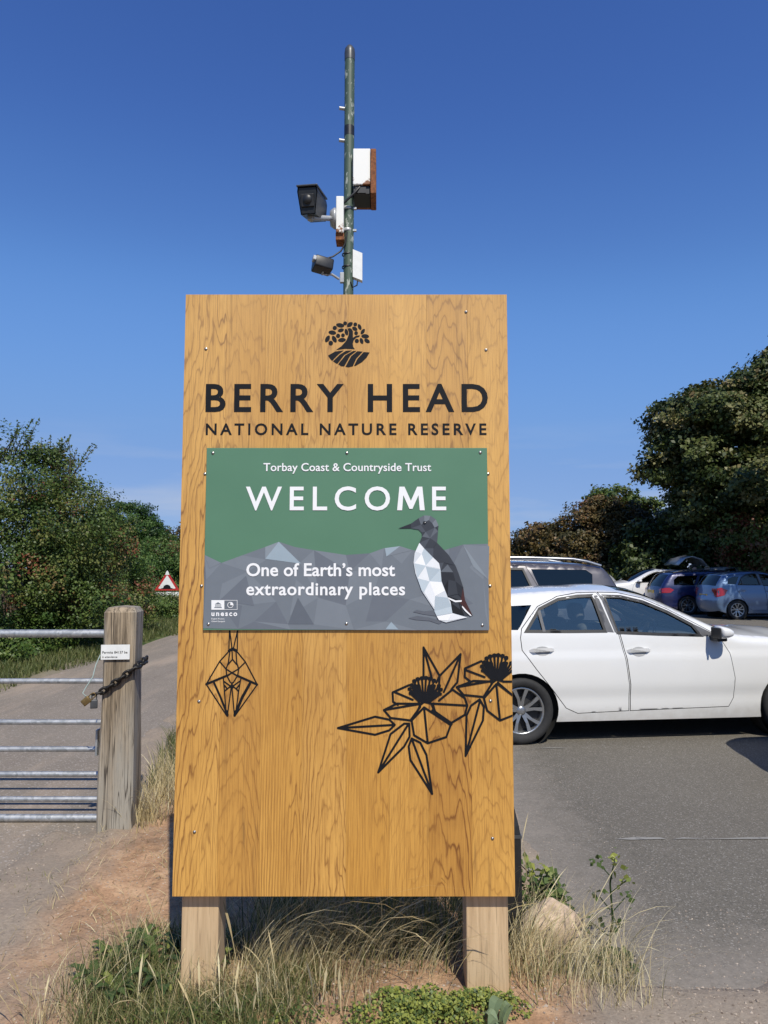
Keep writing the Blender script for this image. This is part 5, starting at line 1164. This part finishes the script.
bush('understorey_bush', 'paler yellow-green bush with rusty patches below the sycamore at the right edge', 15.6, 28.9, [(0, 0, 2.6, 1.6, 1.2, 1.6), (-1.0, .1, 3.0, 1.0, 1.0, .9), (1.4, .2, 2.9, 1.5, 1.2, 1.6), (.6, 0, 1.2, 1.8, 1.1, 1.1)], 'haw', dens=4.5, per=60, leaf=.16, srad=(.25, .5), front=FR2, tint=(.72, .2), redp=.12)
tree('rounded russet hawthorn left of the sycamore with a gap of sky beside it', 10.7, 36.2, .2, 2.2, [(0, 0, 3.1, 2.1, 1.9, 1.8), (-1.3, -.3, 2.4, 1.5, 1.5, 1.3), (1.1, -.2, 3.6, 1.6, 1.5, 1.4), (.2, -.5, 4.4, 1.2, 1.2, .8), (2.2, 0, 3.2, 1.4, 1.3, 1.6), (-.4, -1, 1.6, 1.8, 1.2, 1.2)], 'rust', name='hawthorn_tree', dens=4.5, per=50, leaf=.16, srad=(.25, .5), front=FR2, tint=(.40, .22))
tree('lower dark russet thorn tree rising over the grey people carrier', 8.2, 37.6, .16, 1.8, [(0, 0, 2.3, 1.7, 1.6, 1.5), (-.8, -.2, 1.7, 1.3, 1.3, 1.2), (.9, -.3, 2.9, 1.3, 1.2, 1.1), (.0, -.6, 3.2, 1.0, 1.0, .7)], 'rust', name='hawthorn_tree', dens=4.5, per=50, leaf=.16, srad=(.25, .5), front=FR2, tint=(.33, .22))
tree('dark olive thorn tree whose top shows between the russet hawthorn and the sycamore', 12.4, 37.0, .2, 2.5, [(0, 0, 3.6, 1.9, 1.8, 1.8), (-.6, -.2, 4.9, 1.3, 1.2, .9), (.8, -.3, 2.2, 1.8, 1.4, 1.6), (1.4, 0, 4.2, 1.2, 1.2, 1.2)], 'haw', name='hawthorn_tree', dens=4.5, per=50, leaf=.17, srad=(.25, .5), front=FR2, tint=(.30, .2))
bush('far_hedge', 'low far hedge with a flat top running out to the edge of the oak sign', 4.5, 41.0, [(x, random.uniform(-.3, .3), 1.0+random.uniform(-.1, .2), 1.5, 1.1, 1.15) for x in np.arange(-9, 10, 1.6)], 'rust', cat='hedge', dens=4, per=40, leaf=.17, srad=(.25, .42), front=nrm(np.array([-.1, -1, .3])), tint=(.35, .25), stem=False)
tree('dark rounded tree in the distance beyond the lane hedge', -16.4, 46.0, .3, 3, [(-.2, 0, 4.3, 1.7, 2, 1.6), (-1.6, 0, 3.5, 1.3, 1.5, 1.3), (1.0, 0, 3.7, 1.3, 1.5, 1.3), (1.9, .3, 2.9, 1.1, 1.3, 1.1)], 'dark', name='distant_tree', dens=6, per=75, leaf=.12, srad=(.25, .42), front=nrm(np.array([.3, -.9, .3])), tint=(.14, .11))

# ------------------------------------------------------------------ grass, weeds, stones
GM_ = {'straw': leaf_mat('dry_grass', (.24, .18, .085), (.46, .36, .18), (.64, .54, .31), (.72, .65, .42), trans=.3, rough=.6),
       'green': leaf_mat('green_grass', (.045, .062, .018), (.09, .115, .034), (.155, .175, .06), (.32, .29, .13), trans=.35),
       'dock': leaf_mat('dock_leaves', (.13, .18, .09), (.17, .225, .12), (.22, .28, .16), trans=.2),
       'weed': leaf_mat('weed_leaves', (.03, .06, .018), (.06, .10, .03), (.12, .17, .045), (.30, .33, .07), trans=.3)}
def blades(name, P, h, lean, ang, wdt, mat, tint, heads=None, seg=5, droop=1.6):
    n = len(P); P = np.array(P, float); z0 = ground_h(P[:, 0], P[:, 1]); base = np.stack([P[:, 0], P[:, 1], z0-.01], 1)
    d = np.stack([np.cos(ang), np.sin(ang), 0*ang], 1); pr = np.stack([-np.sin(ang+rng.uniform(-1, 1, n)), np.cos(ang+rng.uniform(-1, 1, n)), 0*ang], 1)
    lv = []
    for i in range(seg+1):
        t = i/seg; out = lean*h*(t**droop); up = h*np.sqrt(np.maximum(0.02, 1-(lean*t**(droop-.6)*.85)**2))*t
        ww = wdt*(1-t*.92)
        if heads is not None: ww = np.where(heads & (i >= seg-2) & (i < seg), wdt*1.75, np.where(heads & (i < seg-2), wdt*.6, ww))
        c = base+d*out[:, None]+np.array([0, 0, 1])*up[:, None]; lv.append((c-pr*ww[:, None]/2, c+pr*ww[:, None]/2))
    Q = np.concatenate([np.stack([lv[i][0], lv[i][1], lv[i+1][1], lv[i+1][0]], 1) for i in range(seg)])
    T = np.tile(tint, seg); return tag(fast_mesh(name, Q, 4, GM_[mat], None, T), kind='stuff')
def box_pts(n, x0, x1, y0, y1, mask=None):
    p = np.stack([rng.uniform(x0, x1, n), rng.uniform(y0, y1, n)], 1)
    return p if mask is None else p[mask(p)]
def tuft_pts(cs, per, r):
    return np.concatenate([np.array(c)+rng.normal(size=(per, 2))*r for c in cs])
def U(a, b_, n): return rng.uniform(a, b_, n)
# green turf round the left post
p = np.concatenate([box_pts(5600, -1.05, -.12, 2.42, 2.86, lambda q: vnoise(q[:, 0]*5, q[:, 1]*5, 2) +.35*(rng.random(len(q))-.5) > .36-.22*np.exp(-((q[:, 0]+.55)/.28)**2)*(q[:, 1] < 2.72)+.3*(q[:, 1] > 2.72)+.5*smoothstep(-.4, -.12, q[:, 0])), box_pts(1500, -1.05, -.6, 2.8, 3.2, lambda q: vnoise(q[:, 0]*4, q[:, 1]*4, 2) > .45)])
n = len(p); blades('green_grass', p, U(.03, .11, n), U(.2, .95, n), U(0, 6.28, n), U(.003, .006, n), 'green', rng.normal(.58, .27, n))
# straw-coloured grass: under the board, beside both posts, along the lane
def tufts(k, x0, x1, y0, y1): return [(random.uniform(x0, x1), random.uniform(y0, y1)) for _ in range(k)]
def straw(cs, per, r, h, lean, ang, wd=(.0016, .0034), tint=(.5, .25), heads=.08, mat='straw', name='dry_grass', droop=1.6):
    p = tuft_pts(cs, per, r); n = len(p); blades(name, p, U(*h, n)*rng.uniform(.6, 1.15, n), np.clip(U(*lean, n), 0, 1), U(*ang, n), U(*wd, n), mat, rng.normal(*tint, n), heads=rng.random(n) < heads, seg=7, droop=droop)
straw(tufts(20, -.50, .0, 2.72, 2.95), 16, .04, (.28, .55), (.6, 1.0), (-.9, .6), droop=1.9)            # long arcs sweeping to the right under the board
straw(tufts(16, -.30, .25, 2.68, 2.9), 9, .05, (.2, .42), (.7, 1.0), (-.7, .7), droop=1.7)
straw(tufts(26, -.55, .50, 2.95, 3.5), 22, .07, (.18, .45), (.1, .9), (0, 6.28), mat='green', name='rough_grass', wd=(.003, .006), tint=(.5, .3), heads=0)
straw(tufts(34, -.56, .50, 2.9, 3.2), 18, .06, (.25, .5), (.1, .8), (0, 6.28), mat='green', name='rough_grass', wd=(.003, .006), tint=(.6, .3), heads=0)
straw(tufts(40, -.56, .50, 2.9, 3.5), 16, .07, (.2, .5), (.2, .95), (0, 6.28))
straw(tufts(44, .48, .95, 2.66, 3.15), 16, .05, (.10, .36), (.35, 1.0), (-2.0, 2.2), tint=(.65, .22))    # right of the right post
straw(tufts(16, .50, .80, 2.75, 3.05), 12, .04, (.2, .42), (.5, .95), (-.5, .9), tint=(.65, .2), heads=.15)
straw(tufts(16, .50, 1.0, 2.66, 3.2), 16, .05, (.06, .2), (.1, .9), (0, 6.28), mat='green', name='rough_grass', wd=(.003, .005), tint=(.6, .25), heads=0)
straw(tufts(30, -1.15, -.55, 2.62, 3.1), 16, .05, (.06, .2), (.2, .95), (0, 6.28), mat='green', name='rough_grass', wd=(.003, .006), tint=(.45, .3), heads=0)
straw(tufts(80, -1.2, -.1, 2.42, 2.95), 12, .07, (.05, .2), (.6, 1.0), (0, 6.28), tint=(.35, .3), heads=.05)
straw(tufts(40, -1.15, -.1, 2.42, 2.95), 14, .05, (.05, .17), (.3, .95), (0, 6.28), mat='green', name='rough_grass', wd=(.0025, .005), tint=(.55, .3), heads=0)
straw(tufts(36, -1.2, -.35, 2.5, 3.05), 11, .04, (.10, .30), (.1, .9), (0, 6.28), tint=(.6, .25), heads=.2)
# a few tall arching stalks in front of the board
q = np.array([(-.47, 2.60), (-.50, 2.61), (-.25, 2.60), (-.95, 2.85), (-1.0, 2.9), (-.9, 2.8), (-.05, 2.62)]); n = len(q)
blades('tall_stalks', q, np.array([.50, .34, .30, .45, .40, .3, .25]), np.array([.62, .5, .9, .55, .7, .4, .9]), np.array([.3, 2.2, .2, 2.4, 2.8, 1.2, .1]), np.full(n, .0045), 'straw', rng.normal(.25, .15, n), heads=np.array([1, 1, 0, 0, 0, 1, 0], bool), seg=8)
# barley-like heads low at the left front
p = tuft_pts([(-.72, 2.60), (-.66, 2.63), (-.60, 2.60), (-.52, 2.66), (-.80, 2.62), (-.40, 2.58), (-.2, 2.60), (-.12, 2.62)], 9, .05); n = len(p)
blades('dry_grass', p, U(.07, .2, n), U(.05, .4, n), U(0, 6.28, n), U(.003, .005, n), 'straw', rng.normal(.75, .15, n), heads=rng.random(n) < .5, seg=6)
# tufts on the strip between lane and sign, behind the gate post
p = tuft_pts(tufts(30, -1.62, -1.15, 4.45, 5.6), 34, .05); n = len(p); blades('dry_grass', p, U(.12, .36, n), U(.15, .85, n), U(0, 6.28, n), U(.004, .007, n), 'straw', rng.normal(.5, .22, n), seg=5)
p = box_pts(9000, -2.3, -.9, 5.2, 9.5, lambda q: (q[:, 0] > np.interp(q[:, 1], [4.5, 6.7, 9], [-1.55, -2.0, -2.1])) & (vnoise(q[:, 0]*3, q[:, 1]*3, 12) > .3)); n = len(p)
blades('green_grass', p, U(.06, .22, n), U(.1, .8, n), U(0, 6.28, n), U(.006, .01, n), 'green', rng.normal(.55, .25, n))
# far verge
p = box_pts(26000, -7.2, -4.9, 8, 26, lambda q: (vnoise(q[:, 0]*2, q[:, 1]*2, 15)*.6+.4*rng.random(len(q)) > .28) & (q[:, 0] < -5.15+.25*vnoise(q[:, 1]*1.5, q[:, 1]*0, 3))); n = len(p)
blades('verge_grass', p, U(.06, .2, n), U(.1, .8, n), U(0, 6.28, n), U(.012, .022, n), 'green', rng.normal(.5, .25, n), seg=3)
# sparse bits on the trodden earth
p = tuft_pts(tufts(26, -2.2, -.9, 2.7, 4.3), 16, .05); n = len(p); blades('dry_grass', p, U(.01, .045, n), U(.4, .95, n), U(0, 6.28, n), U(.003, .005, n), 'green', rng.normal(.75, .2, n), seg=3)
p = np.concatenate([box_pts(500, -1.5, 1.1, 2.6, 4.3), box_pts(1100, -1.7, -.6, 2.6, 4.4)]); n = len(p); blades('dry_litter', p, U(.03, .10, n), np.full(n, .97), U(0, 6.28, n), U(.002, .004, n), 'straw', rng.normal(.4, .25, n), seg=3, droop=1.05)

# clover-like ground cover at the foot of the right post
def cover(name, label, cx, cy, rx, ry, hz, n, leaf, tint):
    p = rng.normal(size=(n, 2))*.45; k = (p**2).sum(1) < 1; p = p[k]; n = len(p)
    p = p[vnoise(p[:, 0]*4+cx*9, p[:, 1]*4, 21)+.35*(rng.random(n)-.5) > .33]; n = len(p)
    z = hz*np.sqrt(np.clip(1-(p**2).sum(1), 0, 1))*rng.uniform(.25, 1, n)*(.55+.9*vnoise(p[:, 0]*5+cx, p[:, 1]*5, 4))
    x, y = cx+p[:, 0]*rx, cy+p[:, 1]*ry; P = np.stack([x, y, ground_h(x, y)+z+.005], 1); N = nrm(np.array([0, -.25, 1])+rng.normal(size=(n, 3))*.5)
    return tag(fast_mesh(name, leaf_quads(P, N, leaf*rng.uniform(.6, 1.3, n), wid=.42), 4, GM_['weed'], None, rng.normal(tint[0], tint[1], n)), kind='stuff')
cover('clover', '', .12, 2.53, .26, .15, .06, 5200, .013, (.85, .3)); cover('clover', '', .36, 2.60, .16, .09, .045, 1500, .012, (.85, .3)); cover('clover', '', -.55, 2.55, .5, .12, .03, 1500, .014, (.5, .25))

def weed(label, x, y, n, l, up, name='weed', cat='plant', mat='weed', tint=(.45, .15), wide=.3, group=None, jag=.6):
    """rosette of jagged leaves"""
    r = thing(name, label, cat, (x, y, float(ground_h(x, y))), 0, group); Q = []; T = []
    for i in range(n):
        a = random.uniform(0, 6.28); L = l*random.uniform(.6, 1.1); u = up*random.uniform(.5, 1.2); K = 7; d = np.array([math.cos(a), math.sin(a), 0]); s_ = np.array([-math.sin(a), math.cos(a), 0]); prev = None
        tt = random.gauss(*tint); o_ = np.array([random.uniform(-.03, .03), random.uniform(-.03, .03), 0])
        for k in range(K+1):
            t = k/K; c = o_+d*L*t*.8+np.array([0, 0, u*L*(t-.62*t*t*1.2)*1.6]); w_ = L*wide*math.sin(math.pi*min(1, t*.92+.06))**.8*(1 if k % 2 else jag); row = (c-s_*w_/2+np.array([0, 0, w_*.12]), c, c+s_*w_/2+np.array([0, 0, w_*.12]))
            if prev is not None:
                Q += [[prev[0], prev[1], row[1], row[0]], [prev[1], prev[2], row[2], row[1]]]; T += [tt+random.gauss(0, .04)]*2
            prev = row
    fast_mesh('leaves', np.array(Q), 4, GM_[mat], r, np.array(T)); return r
random.seed(9)
for i, (x, y, n, l, up) in enumerate([(-.98, 3.05, 16, .15, .7), (-.84, 3.02, 18, .14, .9), (-.72, 2.98, 18, .15, 1.1), (-.90, 2.90, 16, .15, .9), (-.82, 2.72, 16, .14, 1.1), (-.98, 2.68, 14, .13, .9), (-.66, 2.80, 14, .13, 1.1), (-1.02, 2.92, 12, .11, .6), (-.74, 2.84, 12, .12, .8), (-1.08, 2.82, 14, .13, .5), (-.95, 2.76, 12, .12, .7), (-1.10, 3.0, 12, .12, .6)]):
    weed('jagged green weed in the clump left of the left sign post', x, y, n, l, up, group='weeds left of the sign', tint=(.5, .22))
weed('broad grey-green leaves low at the foot of the right sign post', .375, 2.47, 6, .085, 1.4, name='broadleaf_plant', tint=(.5, .2), wide=.55, jag=.95, mat='dock')
# tall weed at the car park edge
def tall_weed(label, x, y, h, n, leaf, lx=.0):
    z0 = float(ground_h(x, y)); r = thing('tall_weed', label, 'plant', (x, y, z0)); mb = MB(); Q = []; T = []
    path = [(0, 0, -.02), (.02+lx*.3, 0, h*.4), (lx*.6, .01, h*.75), (lx, 0, h)]; mb.tube(path, [.006, .005, .004, .002], 6)
    tips = [(path[-1], 1)]+[((lx*t+dx, dy, h*t+.04), t) for t, dx, dy in ((.85, -.06, .02), (.72, .05, -.03), (.55, -.05, -.02), (.5, .07, .02), (.3, .05, -.03), (.3, -.08, 0))]
    for (p, t) in tips[1:]: mb.tube([(lx*t*.9, 0, h*t-.02), p], .0025, 5)
    P = np.concatenate([np.array(p)+rng.normal(size=(n, 3))*[.022, .022, .02] for p, t in tips]); m = len(P)
    fast_mesh('leaves', leaf_quads(P, nrm(rng.normal(size=(m, 3))+[0, -.5, .8]), leaf*rng.uniform(.6, 1.4, m), wid=.36), 4, GM_['weed'], r, np.repeat([.95, .5, .8, .4, .5, .3, .35], n)+rng.normal(0, .08, m)); mb.build('stem', GM_['weed'], r)
tall_weed('tall thin weed with yellow-green tips standing against the asphalt', .93, 3.12, .42, 9, .026, .05)
tall_weed('short leafy weed leaning between the pale stone and the bollard', .74, 3.42, .18, 12, .035, -.05)
cover('creeping_weed', '', .74, 3.36, .16, .12, .14, 420, .034, (.45, .2)); cover('creeping_weed', '', .95, 3.05, .12, .14, .07, 380, .024, (.35, .2))

def stone(name, label, loc, size, mat, seed, cat='stone'):
    b = bmesh.new(); bmesh.ops.create_icosphere(b, subdivisions=4, radius=1); r_ = random.Random(seed); ax_s = [(Vector((r_.uniform(-1, 1), r_.uniform(-1, 1), r_.uniform(-1, 1))).normalized(), r_.uniform(.55, .85)) for _ in range(11)]
    for v in b.verts:
        c = v.co.copy()
        for a, d in ax_s:
            k = c.dot(a)-d
            if k > 0: c -= a*k*.85
        c += c.normalized()*.03*math.sin(c.x*14+seed)*math.sin(c.y*11)*math.sin(c.z*12); v.co = Vector((c.x*size[0], c.y*size[1], c.z*size[2]))
    mb = MB(); mb.bm(b, 0, True); o = mb.build(name, mat); o.location = loc; return tag(o, label, cat)
rock = pm('pale_limestone', (.42, .32, .235), .9, var=.45, scale=24, bump=1.2)
stone('boulder', 'pale weathered stone half hidden in dry grass right of the right sign post', (.73, 3.20, .05), (.17, .13, .14), rock, 4)
# loose grit
def grit(name, n, x0, x1, y0, y1, s0, s1, mask=None):
    p = box_pts(n, x0, x1, y0, y1, mask); n = len(p); z = np.maximum(ground_h(p[:, 0], p[:, 1]), .004); s_ = s0*(s1/s0)**(rng.random(n)**2.2)
    o6 = np.array([(1, 0, 0), (0, 1, 0), (-1, 0, 0), (0, -1, 0), (0, 0, 1)], float); tri_ = [(0, 1, 4), (1, 2, 4), (2, 3, 4), (3, 0, 4)]
    V = o6[None]*rng.uniform(.5, 1.1, (n, 5, 3)); a = rng.uniform(0, 6.28, n); c, s2 = np.cos(a)[:, None], np.sin(a)[:, None]
    V = np.stack([V[..., 0]*c-V[..., 1]*s2, V[..., 0]*s2+V[..., 1]*c, V[..., 2]*.7], -1)*s_[:, None, None]+np.stack([p[:, 0], p[:, 1], z], 1)[:, None]
    Q = np.concatenate([V[:, list(t)] for t in tri_]); return tag(fast_mesh(name, Q, 3, GMAT, None, np.tile(rng.random(n), 4)), kind='stuff')
qg = NT('grit'); qg.base(qg.ramp(qg.attr('tint'), (0, (.12, .09, .07)), (.5, (.30, .235, .18)), (1, (.44, .37, .30)))); qg.rough(.9); GMAT = qg.m
grit('gravel', 5200, .55, 2.2, 2.5, 3.5, .0025, .010); grit('gravel', 2600, .75, 1.5, 3.3, 6.0, .0025, .009); grit('gravel', 5200, -2.6, -.55, 2.5, 4.6, .002, .009); grit('gravel', 900, -.6, .6, 2.6, 3.0, .003, .012)
